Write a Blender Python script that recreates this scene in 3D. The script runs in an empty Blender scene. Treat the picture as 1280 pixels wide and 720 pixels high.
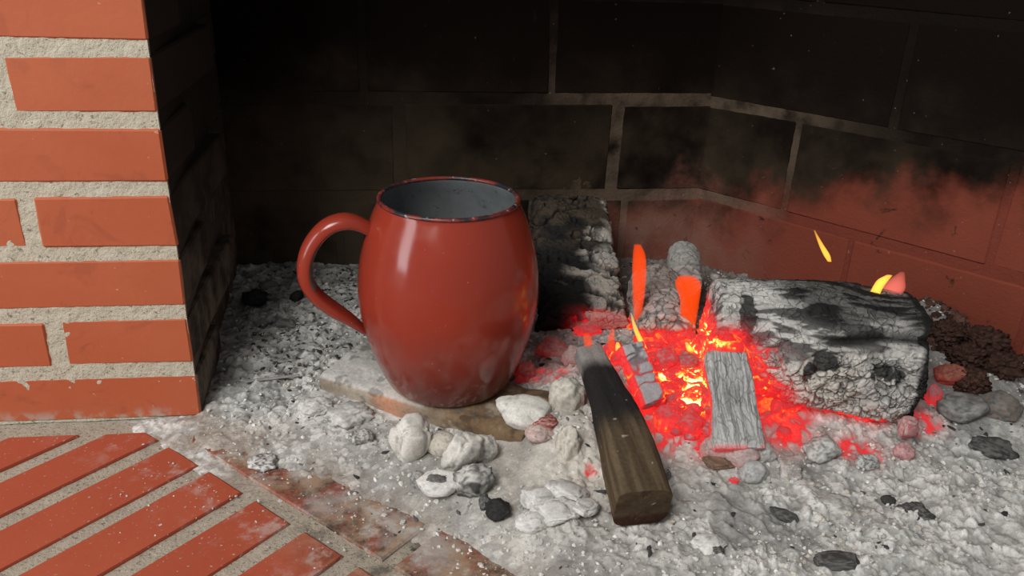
import bpy, bmesh, math, random
import numpy as np
from mathutils import Matrix, Vector

sc = bpy.context.scene
col = sc.collection

# ------------------------------------------------------------------ camera
F, YAW, PITCH, ROLL = 1034.1, 0.13733, 0.41588, -0.03425
CAM = np.array([0.21959, -0.77989, 0.48782])
_cy, _sy, _cp, _sp = math.cos(YAW), math.sin(YAW), math.cos(PITCH), math.sin(PITCH)
_f = np.array([_sy*_cp, _cy*_cp, -_sp]); _r = np.array([_cy, -_sy, 0.0]); _d = np.cross(_f, _r)
RGT = math.cos(ROLL)*_r + math.sin(ROLL)*_d
DWN = -math.sin(ROLL)*_r + math.cos(ROLL)*_d
cam_d = bpy.data.cameras.new('camera'); cam = bpy.data.objects.new('camera', cam_d); col.objects.link(cam)
cam_d.sensor_width = 36.0; cam_d.lens = F/1280*36.0; cam_d.clip_start = 0.01
m = Matrix.Identity(4)
for i in range(3):
    m[i][0] = RGT[i]; m[i][1] = -DWN[i]; m[i][2] = -_f[i]; m[i][3] = CAM[i]
cam.matrix_world = m
sc.camera = cam

# ------------------------------------------------------------------ world, lights, exposure
w = bpy.data.worlds.new('room_light'); sc.world = w; w.use_nodes = True
w.node_tree.nodes['Background'].inputs[0].default_value = (0.95, 0.97, 1.0, 1)
w.node_tree.nodes['Background'].inputs[1].default_value = 0.20

def area(name, loc, target, sx, sy, power, colr):
    l = bpy.data.lights.new(name, 'AREA'); l.shape = 'RECTANGLE'; l.size = sx; l.size_y = sy
    l.energy = power; l.color = colr
    o = bpy.data.objects.new(name, l); col.objects.link(o)
    o.location = loc
    o.rotation_euler = (Vector(target)-Vector(loc)).to_track_quat('-Z', 'Y').to_euler()
    return o
area('ceiling_lamp_light', (-0.85, -1.60, 2.05), (0.3, 0.0, 0.0), 1.1, 1.0, 54, (1.0, 0.985, 0.95))
area('window_light', (-2.3, -1.25, 0.95), (0.1, -0.05, 0.1), 0.8, 1.5, 27, (0.93, 0.97, 1.0))
sc.view_settings.view_transform = 'Standard'; sc.view_settings.look = 'None'
sc.view_settings.gamma = 1.0; sc.view_settings.use_curve_mapping = False
sc.view_settings.exposure = 0.0

# ------------------------------------------------------------------ helpers: picture to place
def ray(u, v):
    return RGT*((u-640)/F) + DWN*((v-360)/F) + _f
def at(u, v, z):
    d = ray(u, v); return CAM + d*((z-CAM[2])/d[2])
def aty(u, v, y):
    d = ray(u, v); return CAM + d*((y-CAM[1])/d[1])
def srgb(r, g, b):
    f = lambda c: (c/255/12.92) if c <= 10 else ((c/255+0.055)/1.055)**2.4
    return np.array([f(r), f(g), f(b)])

# ------------------------------------------------------------------ helpers: noise
def h3(ix, iy, iz, seed):
    n = (ix.astype(np.int64)*374761393 + iy.astype(np.int64)*668265263 + iz.astype(np.int64)*2147483647 + seed*974634777) & 0xffffffff
    n = ((n ^ (n >> 13))*1274126177) & 0xffffffff
    n = ((n ^ (n >> 16))*2246822519) & 0xffffffff
    return ((n ^ (n >> 15)) & 0xffffff)/float(0x1000000)
def vnoise(P, seed=0):
    I = np.floor(P); f = P-I; f = f*f*(3-2*f); I = I.astype(np.int64)
    x, y, z = I[:, 0], I[:, 1], I[:, 2]; r = 0
    for dx in (0, 1):
        wx = f[:, 0] if dx else 1-f[:, 0]
        for dy in (0, 1):
            wy = f[:, 1] if dy else 1-f[:, 1]
            for dz in (0, 1):
                wz = f[:, 2] if dz else 1-f[:, 2]
                r = r + wx*wy*wz*h3(x+dx, y+dy, z+dz, seed)
    return r
def fbm(P, o=4, seed=0, gain=0.5):
    a, s, t = 1.0, 0.0, 0.0
    for k in range(o):
        s = s + a*vnoise(P*(2.03**k)+k*17.3, seed+k); t += a; a *= gain
    return s/t
def worley(P, seed=0, flat=False):
    I = np.floor(P).astype(np.int64); f = P-I
    F1 = np.full(len(P), 9.0); F2 = np.full(len(P), 9.0); ID = np.zeros(len(P))
    for dx in (-1, 0, 1):
        for dy in (-1, 0, 1):
            for dz in ((0,) if flat else (-1, 0, 1)):
                x, y, z = I[:, 0]+dx, I[:, 1]+dy, I[:, 2]+dz
                d = (dx+h3(x, y, z, seed)-f[:, 0])**2 + (dy+h3(x, y, z, seed+1)-f[:, 1])**2
                if not flat:
                    d = d + (dz+h3(x, y, z, seed+2)-f[:, 2])**2
                near = d < F1
                F2 = np.where(near, F1, np.minimum(F2, d))
                ID = np.where(near, h3(x, y, z, seed+5), ID)
                F1 = np.where(near, d, F1)
    return np.sqrt(F1), np.sqrt(F2), ID
def ss(a, b, x):
    t = np.clip((x-a)/(b-a), 0, 1); return t*t*(3-2*t)
def mixc(A, B, t):
    t = np.asarray(t)[:, None]; return A*(1-t) + B*t

# ------------------------------------------------------------------ helpers: objects
def tag(o, label=None, cat=None, group=None, kind=None):
    if label: o['label'] = label
    if cat: o['category'] = cat
    if group: o['group'] = group
    if kind: o['kind'] = kind
    return o
def link(name, me, mat, parent=None, M=None):
    o = bpy.data.objects.new(name, me); col.objects.link(o)
    if mat is not None and me is not None and not me.materials: me.materials.append(mat)
    if M is not None: o.matrix_world = M
    if parent is not None: o.parent = parent
    return o
def empty(name, loc=(0, 0, 0), rz=0.0):
    o = bpy.data.objects.new(name, None); col.objects.link(o); o.location = loc; o.rotation_euler = (0, 0, rz)
    o.empty_display_size = 0.02
    return o
def np_mesh(name, V, Q, C=None, G=None, smooth=True):
    """V (n,3), Q (m,k) faces all of k corners, C colours (n,3), G glow (n,)"""
    me = bpy.data.meshes.new(name); V = np.asarray(V, np.float32); Q = np.asarray(Q, np.int32); k = Q.shape[1]
    me.vertices.add(len(V)); me.vertices.foreach_set('co', V.ravel())
    me.loops.add(Q.size); me.loops.foreach_set('vertex_index', Q.ravel())
    me.polygons.add(len(Q)); me.polygons.foreach_set('loop_start', np.arange(0, Q.size, k, dtype=np.int32))
    me.polygons.foreach_set('use_smooth', np.full(len(Q), smooth))
    me.update(calc_edges=True)
    if C is not None:
        a = me.color_attributes.new('Col', 'FLOAT_COLOR', 'POINT')
        a.data.foreach_set('color', np.concatenate([C, np.ones((len(V), 1))], 1).astype(np.float32).ravel())
    if G is not None:
        a = me.attributes.new('glow', 'FLOAT', 'POINT'); a.data.foreach_set('value', np.asarray(G, np.float32))
    return me
def basis(A, B, up=(0, 0, 1), roll=0.0):
    """matrix whose local x runs from A to B, local z near up"""
    A, B = Vector(A), Vector(B); x = (B-A).normalized(); u = Vector(up)
    y = u.cross(x).normalized(); z = x.cross(y)
    R = Matrix((x, y, z)).transposed().to_4x4()
    return Matrix.Translation((A+B)/2) @ R @ Matrix.Rotation(roll, 4, 'X'), (B-A).length

# ------------------------------------------------------------------ materials
def mat(name):
    M = bpy.data.materials.new(name); M.use_nodes = True
    nt = M.node_tree; return M, nt, nt.nodes['Principled BSDF']
class N:
    """small node graph writer"""
    def __init__(s, nt): s.nt = nt
    def n(s, t, **k):
        o = s.nt.nodes.new(t)
        for a, b in k.items(): setattr(o, a, b)
        return o
    def put(s, sock, v):
        if isinstance(v, bpy.types.NodeSocket): s.nt.links.new(v, sock)
        elif isinstance(v, (tuple, list, np.ndarray)):
            v = list(v); sock.default_value = v+[1.0] if (len(v) == 3 and len(sock.default_value) == 4) else v
        else: sock.default_value = v
    def math(s, op, a, b=0.0, c=0.0, clamp=False):
        o = s.n('ShaderNodeMath', operation=op, use_clamp=clamp)
        s.put(o.inputs[0], a); s.put(o.inputs[1], b); s.put(o.inputs[2], c); return o.outputs[0]
    def step(s, x, a, b, lo=0.0, hi=1.0):
        o = s.n('ShaderNodeMapRange', interpolation_type='SMOOTHSTEP')
        for i, v in enumerate((x, a, b, lo, hi)): s.put(o.inputs[i], v)
        return o.outputs[0]
    def mix(s, t, a, b, mode='MIX'):
        o = s.n('ShaderNodeMix', data_type='RGBA', blend_type=mode)
        s.put(o.inputs[0], t); s.put(o.inputs[6], a); s.put(o.inputs[7], b); return o.outputs[2]
    def pos(s):
        return s.n('ShaderNodeNewGeometry').outputs['Position']
    def xyz(s, v):
        o = s.n('ShaderNodeSeparateXYZ'); s.put(o.inputs[0], v); return o.outputs
    def noise(s, scale, detail=4, rough=0.55, vec=None, dist=0.0):
        o = s.n('ShaderNodeTexNoise'); o.inputs['Scale'].default_value = scale
        o.inputs['Detail'].default_value = detail; o.inputs['Roughness'].default_value = rough
        o.inputs['Distortion'].default_value = dist
        s.put(o.inputs['Vector'], vec if vec is not None else s.pos()); return o.outputs[0]
    def vor(s, scale, vec=None, feature='F1'):
        o = s.n('ShaderNodeTexVoronoi', feature=feature); o.inputs['Scale'].default_value = scale
        s.put(o.inputs['Vector'], vec if vec is not None else s.pos()); return o.outputs
    def bump(s, h, strength, dist, normal=None):
        o = s.n('ShaderNodeBump'); o.inputs['Strength'].default_value = strength; o.inputs['Distance'].default_value = dist
        s.put(o.inputs['Height'], h)
        if normal is not None: s.put(o.inputs['Normal'], normal)
        return o.outputs[0]
    def rand(s):
        return s.n('ShaderNodeObjectInfo').outputs['Random']

def ramp(g, nt, x, stops):
    o = nt.nodes.new('ShaderNodeValToRGB'); g.put(o.inputs[0], x)
    e = o.color_ramp.elements
    while len(e) < len(stops): e.new(0.5)
    for k, (p, c) in zip(e, stops): k.position = p; k.color = (*c, 1)
    return o.outputs[0]

def make_burnt(name, grain, bump_d, rough=0.95, spec=0.1, cracks=0):
    """ash, char, ember: colour and glow come with the mesh, grain from noise"""
    M, nt, b = mat(name); g = N(nt)
    a = g.n('ShaderNodeAttribute', attribute_name='Col').outputs['Color']
    gl = g.n('ShaderNodeAttribute', attribute_name='glow').outputs['Fac']
    n1 = g.noise(grain, 5, 0.7); n2 = g.noise(grain*4.3, 3, 0.6)
    v = g.math('ADD', g.math('MULTIPLY', n1, 0.9), g.math('MULTIPLY', n2, 0.5))
    v = g.step(v, 0.4, 1.0, 0.76, 1.2)
    b.inputs['Roughness'].default_value = rough; b.inputs['Specular IOR Level'].default_value = spec
    g.put(b.inputs['Normal'], g.bump(g.math('ADD', n1, g.math('MULTIPLY', n2, 0.6)), 0.7, bump_d))
    if cracks:
        tc = g.n('ShaderNodeTexCoord').outputs['Object']
        wn = g.n('ShaderNodeTexNoise'); wn.inputs['Scale'].default_value = 70; wn.inputs['Detail'].default_value = 3; g.put(wn.inputs['Vector'], tc)
        wv = g.n('ShaderNodeVectorMath', operation='MULTIPLY_ADD'); g.put(wv.inputs[0], wn.outputs['Color']); g.put(wv.inputs[1], (0.012, 0.012, 0.012)); g.put(wv.inputs[2], tc)
        ed = g.vor(cracks, wv.outputs[0], 'DISTANCE_TO_EDGE')[0]
        wid = g.math('MULTIPLY', g.step(g.noise(55, 3, 0.6, vec=tc), 0.42, 0.68), 0.13)
        ck = g.math('LESS_THAN', ed, wid)
        ck = g.step(g.math('DIVIDE', ed, g.math('ADD', wid, 0.001)), 0.35, 1.0, 1.0, 0.0)
        a = g.mix(g.math('MULTIPLY', ck, 0.45), a, (0.03, 0.027, 0.025))
        g.put(b.inputs['Normal'], g.bump(g.math('SUBTRACT', g.math('MULTIPLY', n1, 0.4), ck), 0.8, 0.0022))
    gg = g.math('MULTIPLY', gl, g.step(n1, 0.25, 0.7, 0.8, 1.12))
    base = g.mix(1.0, a, v, 'MULTIPLY')
    g.put(b.inputs['Base Color'], g.mix(g.step(gg, 0.10, 0.40, 0.0, 0.92), base, (0.035, 0.022, 0.020)))
    e = ramp(g, nt, gg, [(0.0, (0, 0, 0)), (0.14, (0.10, 0.001, 0.002)), (0.34, (0.62, 0.010, 0.016)), (0.56, (1.0, 0.022, 0.020)),
                         (0.76, (1.0, 0.16, 0.015)), (0.90, (1.0, 0.55, 0.06)), (1.0, (1.0, 0.85, 0.35))])
    g.put(b.inputs['Emission Color'], e)
    b.inputs['Emission Strength'].default_value = 1.0
    g.put(b.inputs['Emission Strength'], g.step(gg, 0.5, 1.0, 1.0, 2.2))
    return M
M_ASH = make_burnt('ash', 420, 0.0011)
M_WOOD = make_burnt('charred_wood', 300, 0.0012)
M_SCALE = make_burnt('cracked_ash_scale', 300, 0.0012, cracks=105)
M_CHAR = make_burnt('charcoal', 350, 0.0010, 0.75, 0.3)

def make_pillar_brick():
    M, nt, b = mat('orange_brick'); g = N(nt); x, y, z = g.xyz(g.pos())
    c = g.mix(g.noise(9, 4), (0.42, 0.100, 0.042), (0.50, 0.132, 0.058))
    c = g.mix(g.math('MULTIPLY', g.rand(), 0.35), c, (0.43, 0.085, 0.034))
    dark = g.step(g.noise(38, 5, 0.7, dist=0.8), 0.60, 0.74)
    c = g.mix(g.math('MULTIPLY', dark, 0.45), c, (0.20, 0.055, 0.03))
    blotch = g.step(g.noise(17, 5, 0.6, dist=1.2), 0.57, 0.66)
    c = g.mix(g.math('MULTIPLY', blotch, 0.30), c, (0.24, 0.06, 0.032))
    c = g.mix(g.math('MULTIPLY', g.step(g.noise(6, 4, 0.6), 0.4, 0.62), 0.35), c, (0.52, 0.15, 0.07))
    pale = g.step(g.noise(120, 2, 0.5), 0.72, 0.78)
    c = g.mix(g.math('MULTIPLY', pale, 0.5), c, (0.65, 0.42, 0.3))
    # ash dust on the lowest course
    low = g.math('MULTIPLY', g.step(z, 0.016, 0.002), g.step(g.noise(60, 4), 0.45, 0.65))
    c = g.mix(g.math('MULTIPLY', low, 0.7), c, (0.42, 0.38, 0.32))
    # soot of the firebox on everything behind the arris
    xx = g.math('ADD', x, g.math('MULTIPLY', g.math('SUBTRACT', g.noise(90, 3), 0.5), 0.004))
    soot = g.math('MULTIPLY', g.step(g.math('ADD', xx, g.math('MULTIPLY', y, 0.0638)), -0.0040, -0.0015), g.step(y, 0.0005, 0.003))
    soot = g.math('MAXIMUM', soot, g.step(y, 0.10, 0.12))
    lowgrey = g.step(z, 0.30, 0.02)
    sc_ = g.mix(g.math('MULTIPLY', lowgrey, g.step(g.noise(22, 5, 0.65), 0.35, 0.65)), (0.050, 0.039, 0.030), (0.25, 0.21, 0.165))
    g.put(b.inputs['Base Color'], g.mix(soot, c, sc_))
    g.put(b.inputs['Specular IOR Level'], g.step(soot, 0.0, 1.0, 0.3, 0.06))
    b.inputs['Roughness'].default_value = 0.62
    g.put(b.inputs['Normal'], g.bump(g.noise(160, 4, 0.6), 0.25, 0.001))
    return M
def make_mortar():
    M, nt, b = mat('pitted_mortar'); g = N(nt); x, y, z = g.xyz(g.pos())
    c = g.mix(g.noise(70, 5, 0.7), (0.45, 0.415, 0.32), (0.63, 0.60, 0.48))
    pit = g.step(g.noise(260, 3, 0.6), 0.30, 0.42)
    c = g.mix(pit, (0.25, 0.22, 0.165), c)
    soot = g.math('MULTIPLY', g.step(g.math('ADD', x, g.math('MULTIPLY', y, 0.0638)), -0.006, -0.002), g.step(y, 0.003, 0.008))
    soot = g.math('MAXIMUM', soot, g.step(y, 0.10, 0.12))
    c = g.mix(soot, c, g.mix(g.step(z, 0.30, 0.02), (0.045, 0.036, 0.028), (0.16, 0.135, 0.105)))
    g.put(b.inputs['Base Color'], c); b.inputs['Roughness'].default_value = 0.95; b.inputs['Specular IOR Level'].default_value = 0.1
    g.put(b.inputs['Normal'], g.bump(g.math('ADD', g.noise(330, 4, 0.65), g.noise(90, 3)), 0.8, 0.0022))
    return M
def make_firebrick(name, joint):
    M, nt, b = mat(name); g = N(nt); x, y, z = g.xyz(g.pos())
    wob = g.math('MULTIPLY', g.math('SUBTRACT', g.noise(9, 5, 0.6), 0.5), 0.24)
    zz = g.math('ADD', z, wob); xx = g.math('ADD', x, wob)
    zr = g.math('SUBTRACT', zz, g.math('MULTIPLY', g.math('MAXIMUM', g.math('SUBTRACT', x, 0.66), 0.0), 0.42))
    clean = g.math('MULTIPLY', g.step(xx, 0.42, 0.62), g.step(zr, 0.150, 0.065))
    olive = g.step(zz, 0.34, 0.12)
    if joint:
        soot = g.mix(g.math('MULTIPLY', olive, g.step(g.noise(18, 4), 0.4, 0.7)), (0.008, 0.0055, 0.004), (0.055, 0.042, 0.028)); soot = g.mix(g.math('MULTIPLY', g.step(x, 0.34, 0.16), g.step(zz, 0.32, 0.10)), soot, (0.075, 0.059, 0.040)); clay = g.mix(g.step(x, 0.68, 0.76), (0.25, 0.14, 0.10), (0.19, 0.046, 0.030))
        near = g.math('MULTIPLY', g.step(g.math('ABSOLUTE', g.math('SUBTRACT', x, 0.60)), 0.24, 0.10), g.step(z, 0.42, 0.26))
        soot = g.mix(g.math('MULTIPLY', near, g.step(g.noise(25, 4), 0.25, 0.6)), soot, (0.105, 0.078, 0.055))
        sp = 0.5
    else:
        soot = g.mix(g.math('MULTIPLY', olive, g.step(g.noise(14, 4), 0.3, 0.65)), (0.0065, 0.0040, 0.0029), (0.042, 0.031, 0.020))
        soot = g.mix(g.math('MULTIPLY', g.math('MULTIPLY', g.step(x, 0.34, 0.16), g.step(zz, 0.32, 0.10)), g.step(g.noise(11, 5, 0.6), 0.3, 0.6, 0.3, 1.0)), soot, (0.080, 0.063, 0.042))
        clay = g.mix(g.noise(12, 4), (0.185, 0.043, 0.026), (0.24, 0.060, 0.038)); sp = 0.25
    c = g.mix(clean, soot, clay)
    dust = g.math('MULTIPLY', g.step(g.math('ABSOLUTE', g.math('SUBTRACT', x, 0.62)), 0.17, 0.02), g.step(zz, 0.16, 0.05))
    dust = g.math('MULTIPLY', dust, g.step(g.noise(20, 5, 0.6), 0.32, 0.62, 0.3, 0.85))
    c = g.mix(dust, c, (0.24, 0.135, 0.105))
    blot = g.math('MULTIPLY', g.step(g.noise(26, 6, 0.7, dist=0.6), 0.60, 0.70), clean)
    c = g.mix(blot, c, (0.03, 0.02, 0.016))
    speck = g.step(g.noise(150, 2, 0.5), 0.735, 0.77)
    c = g.mix(g.math('MULTIPLY', speck, sp), c, (0.40, 0.34, 0.27))
    g.put(b.inputs['Base Color'], c); b.inputs['Roughness'].default_value = 0.85; b.inputs['Specular IOR Level'].default_value = 0.06
    g.put(b.inputs['Normal'], g.bump(g.math('ADD', g.noise(60, 5, 0.65), g.noise(240, 3)), 0.6, 0.002 if joint else 0.0012))
    return M
def make_floor_brick():
    M, nt, b = mat('paving_brick'); g = N(nt); x, y, z = g.xyz(g.pos())
    s = g.math('ADD', g.math('MULTIPLY', g.math('ADD', x, 0.019), 0.691), g.math('MULTIPLY', g.math('ADD', y, 0.054), 0.723))
    e = g.math('SUBTRACT', g.math('MULTIPLY', g.math('ADD', x, 0.019), 0.723), g.math('MULTIPLY', g.math('ADD', y, 0.054), 0.691))
    c = g.mix(g.noise(14, 4), (0.36, 0.068, 0.033), (0.45, 0.100, 0.050))
    c = g.mix(g.math('MULTIPLY', g.rand(), 0.3), c, (0.34, 0.06, 0.03))
    # soot and grease next to the hearth
    n = g.noise(30, 6, 0.65, dist=0.5)
    st = g.math('ADD', g.math('MULTIPLY', g.step(s, -0.06, 0.03), g.step(e, 0.13, 0.27)), g.step(s, 0.0, 0.03), clamp=True)
    c = g.mix(g.math('MULTIPLY', st, g.step(n, 0.36, 0.56, 0.45, 1.0)), c, g.mix(g.step(g.noise(30, 6, 0.72), 0.36, 0.62), (0.040, 0.028, 0.022), (0.34, 0.235, 0.16)))
    c = g.mix(g.math('MULTIPLY', g.step(s, 0.005, 0.02), g.step(g.noise(16, 6, 0.7), 0.48, 0.66, 0.0, 0.62)), c, (0.42, 0.39, 0.36))
    # fallen ash dust
    du = g.math('MULTIPLY', g.step(s, -0.09, 0.03), g.step(g.noise(34, 6, 0.7), 0.50, 0.66))
    du = g.math('ADD', du, g.math('MULTIPLY', g.step(g.noise(260, 2, 0.5), 0.67, 0.72), g.step(s, -0.25, 0.0)), clamp=True)
    c = g.mix(g.math('MULTIPLY', du, 0.75), c, (0.50, 0.47, 0.43))
    g.put(b.inputs['Base Color'], c); b.inputs['Roughness'].default_value = 0.6; b.inputs['Specular IOR Level'].default_value = 0.3
    g.put(b.inputs['Normal'], g.bump(g.noise(120, 5, 0.6), 0.3, 0.001))
    return M
def make_floor_mortar():
    M, nt, b = mat('paving_mortar'); g = N(nt)
    c = g.mix(g.noise(50, 6, 0.7), (0.27, 0.235, 0.185), (0.52, 0.46, 0.37))
    c = g.mix(g.step(g.noise(300, 3, 0.6), 0.33, 0.43), (0.16, 0.14, 0.11), c)
    x, y, z = g.xyz(g.pos())
    s = g.math('ADD', g.math('MULTIPLY', g.math('ADD', x, 0.019), 0.691), g.math('MULTIPLY', g.math('ADD', y, 0.054), 0.723))
    e = g.math('SUBTRACT', g.math('MULTIPLY', g.math('ADD', x, 0.019), 0.723), g.math('MULTIPLY', g.math('ADD', y, 0.054), 0.691))
    so = g.math('MULTIPLY', g.math('MULTIPLY', g.step(s, -0.03, 0.012), g.step(e, 0.10, 0.25)), g.step(g.noise(28, 5, 0.7), 0.40, 0.62))
    c = g.mix(g.math('MULTIPLY', so, 0.8), c, (0.09, 0.075, 0.06))
    g.put(b.inputs['Base Color'], c); b.inputs['Roughness'].default_value = 0.95; b.inputs['Specular IOR Level'].default_value = 0.1
    g.put(b.inputs['Normal'], g.bump(g.math('ADD', g.noise(280, 4, 0.65), g.noise(80, 3)), 0.8, 0.002))
    return M
def make_soot():
    M, nt, b = mat('soot_black'); g = N(nt)
    g.put(b.inputs['Base Color'], g.mix(g.noise(15, 4), (0.008, 0.007, 0.006), (0.025, 0.02, 0.016)))
    b.inputs['Roughness'].default_value = 0.9
    return M
def make_enamel():
    M, nt, b = mat('red_enamel'); g = N(nt)
    tc = g.n('ShaderNodeTexCoord').outputs['Object']; x, y, z = g.xyz(tc)
    c = g.mix(g.noise(18, 4, vec=tc), (0.265, 0.032, 0.017), (0.305, 0.040, 0.022))
    # smoked, ash-dusted and painted with pale reflections of ash towards the foot
    foot = g.step(g.math('ADD', z, g.math('MULTIPLY', g.math('SUBTRACT', g.noise(30, 5, 0.65, vec=tc), 0.5), 0.08)), 0.105, 0.0)
    c = g.mix(g.math('MULTIPLY', foot, 0.68), c, (0.10, 0.045, 0.038))
    ash_tint = g.math('MULTIPLY', g.step(z, 0.055, 0.0), g.step(g.noise(55, 5, 0.7, vec=tc), 0.52, 0.66))
    c = g.mix(g.math('MULTIPLY', ash_tint, 0.45), c, (0.40, 0.34, 0.31))
    fl = g.step(g.noise(420, 2, 0.5, vec=tc), 0.74, 0.77)
    c = g.mix(g.math('MULTIPLY', fl, 0.5), c, (0.6, 0.42, 0.36))
    g.put(b.inputs['Base Color'], c)
    g.put(b.inputs['Roughness'], g.step(g.noise(40, 4, vec=tc), 0.3, 0.7, 0.12, 0.24))
    b.inputs['Specular IOR Level'].default_value = 0.45
    g.put(b.inputs['Normal'], g.bump(g.noise(14, 2, vec=tc), 0.06, 0.01))
    return M
def make_rim():
    M, nt, b = mat('chipped_enamel_rim'); g = N(nt)
    t = g.step(g.noise(45, 5, 0.7), 0.42, 0.56)
    c = g.mix(t, (0.020, 0.022, 0.030), (0.20, 0.030, 0.022))
    c = g.mix(g.step(g.noise(170, 3), 0.62, 0.7), c, (0.30, 0.27, 0.26))
    g.put(b.inputs['Base Color'], c); b.inputs['Roughness'].default_value = 0.35
    return M
def make_grey_enamel():
    M, nt, b = mat('grey_enamel_lining'); g = N(nt); x, y, z = g.xyz(g.pos())
    c = g.mix(g.noise(40, 5, 0.7, dist=0.6), (0.10, 0.11, 0.115), (0.22, 0.235, 0.24))
    c = g.mix(g.step(g.noise(120, 4, 0.7), 0.58, 0.7), c, (0.045, 0.048, 0.052))
    g.put(b.inputs['Base Color'], c); b.inputs['Roughness'].default_value = 0.4
    return M
def make_chip():
    M, nt, b = mat('bare_steel_chip'); g = N(nt)
    g.put(b.inputs['Base Color'], g.mix(g.noise(130, 5, 0.7), (0.03, 0.02, 0.03), (0.20, 0.16, 0.13)))
    b.inputs['Roughness'].default_value = 0.6
    return M
def make_flame(name, c, s, dens):
    M = bpy.data.materials.new(name); M.use_nodes = True; nt = M.node_tree; nt.nodes.clear()
    o = nt.nodes.new('ShaderNodeOutputMaterial'); v = nt.nodes.new('ShaderNodeEmission')
    v.inputs[0].default_value = (*c, 1); v.inputs[1].default_value = s
    ab = nt.nodes.new('ShaderNodeVolumeAbsorption'); ab.inputs['Color'].default_value = (0, 0, 0, 1); ab.inputs['Density'].default_value = dens
    ad = nt.nodes.new('ShaderNodeAddShader'); nt.links.new(v.outputs[0], ad.inputs[0]); nt.links.new(ab.outputs[0], ad.inputs[1])
    nt.links.new(ad.outputs[0], o.inputs['Volume'])
    return M
M_BRICK, M_MORTAR = make_pillar_brick(), make_mortar()
M_FIRE, M_FJOINT = make_firebrick('sooted_firebrick', False), make_firebrick('sooted_joint', True)
M_PAVE, M_PMORT, M_SOOT = make_floor_brick(), make_floor_mortar(), make_soot()
M_RED, M_RIM, M_GREY, M_CHIP = make_enamel(), make_rim(), make_grey_enamel(), make_chip()
M_FL_O = make_flame('flame_orange', (1.0, 0.072, 0.006), 160, 140)
M_FL_Y = make_flame('flame_yellow', (1.0, 0.50, 0.06), 420, 150)
M_FL_P = make_flame('flame_pink', (1.0, 0.20, 0.15), 62, 30)

# ------------------------------------------------------------------ bricks
_bc = {}
def brick_mesh(lx, ly, lz, bev=0.0022, var=0):
    key = (round(lx, 4), round(ly, 4), round(lz, 4), bev, var)
    if key in _bc: return _bc[key]
    bm = bmesh.new(); bmesh.ops.create_cube(bm, size=1.0)
    bmesh.ops.scale(bm, vec=(lx, ly, lz), verts=bm.verts)
    rnd = random.Random(hash(key))
    for v in bm.verts: v.co += Vector([rnd.uniform(-1, 1)*0.0011 for _ in range(3)])
    bmesh.ops.bevel(bm, geom=bm.edges[:], offset=bev, segments=1, affect='EDGES')
    me = bpy.data.meshes.new('brick'); bm.to_mesh(me); bm.free(); _bc[key] = me
    return me
def brick(c, size, mt, parent, rz=0.0, bev=0.0022, var=0):
    o = link('brick', brick_mesh(*size, bev, var), mt, parent)
    o.location = c; o.rotation_euler = (0, 0, rz)
    return o
def rough_quad(o, eu, ev, nu, nv, amp, scale, seed):
    """grid on a wall face, roughened along its normal; returns verts, quads"""
    o, eu, ev = (np.array(a, float) for a in (o, eu, ev))
    u, v = np.meshgrid(np.linspace(0, 1, nu), np.linspace(0, 1, nv), indexing='ij')
    P = o + u.ravel()[:, None]*eu + v.ravel()[:, None]*ev
    n = np.cross(eu, ev); n /= np.linalg.norm(n)
    d = (fbm(P*scale, 3, seed)-0.5)*2*amp
    P = P + n*d[:, None]
    i = np.arange(nu*nv).reshape(nu, nv)
    Q = np.stack([i[:-1, :-1], i[1:, :-1], i[1:, 1:], i[:-1, 1:]], -1).reshape(-1, 4)
    return P, Q
def join(parts):
    V, Q, k = [], [], 0
    for p, q in parts: V.append(p); Q.append(q+k); k += len(p)
    return np.concatenate(V), np.concatenate(Q)
def boxq(x0, x1, y0, y1, z0, z1):
    V = np.array([[x, y, z] for x in (x0, x1) for y in (y0, y1) for z in (z0, z1)])
    Q = np.array([[0, 1, 3, 2], [4, 6, 7, 5], [0, 4, 5, 1], [2, 3, 7, 6], [0, 2, 6, 4], [1, 5, 7, 3]])
    return V, Q

# left pillar: course pitch 64 mm, 50 mm bricks, headers and stretchers alternating
PT, BH, RC = 0.064, 0.050, 0.0012
ZT = 0.70
V, Q = join([rough_quad((-0.70, RC, -0.002), (0.70-RC, 0, 0), (0, 0, ZT), 330, 330, 0.0009, 140, 3),
             rough_quad((-RC, RC, -0.002), (-0.0258, 0.404, 0), (0, 0, ZT), 90, 120, 0.0007, 120, 4),
             boxq(-0.72, -0.035, 0.012, 0.42, -0.002, ZT-0.002)])
wl = link('wall_left', np_mesh('wall_left', V, Q, smooth=True), M_MORTAR)
tag(wl, 'orange brick pillar with pale mortar joints left of the fireplace opening', kind='structure')
ang = math.atan2(0.024, 0.376)
for k in range(11):
    z = k*PT + BH/2
    if k % 2 == 0:   # long brick on the front, short end inside
        fr = [0.262]*3; side = [0.118, 0.250]
    else:
        fr = [0.122, 0.262, 0.262]; side = [0.250, 0.118]
    x = 0.0
    for j, L in enumerate(fr):
        D = side[0] if j == 0 else 0.1
        brick((x-L/2, D/2 if j else D/2, z), (L, D, BH), M_BRICK, wl, 0.0, var=(k+j) % 3)
        x -= L+0.0145
    yy = side[0]+0.005
    L = 0.395-yy
    cx, cyy = -0.06-0.024*((yy+L/2)/0.376), yy+L/2
    brick((cx-0.001, cyy, z), (0.12, L, BH+0.006), M_BRICK, wl, ang, var=5)

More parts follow.
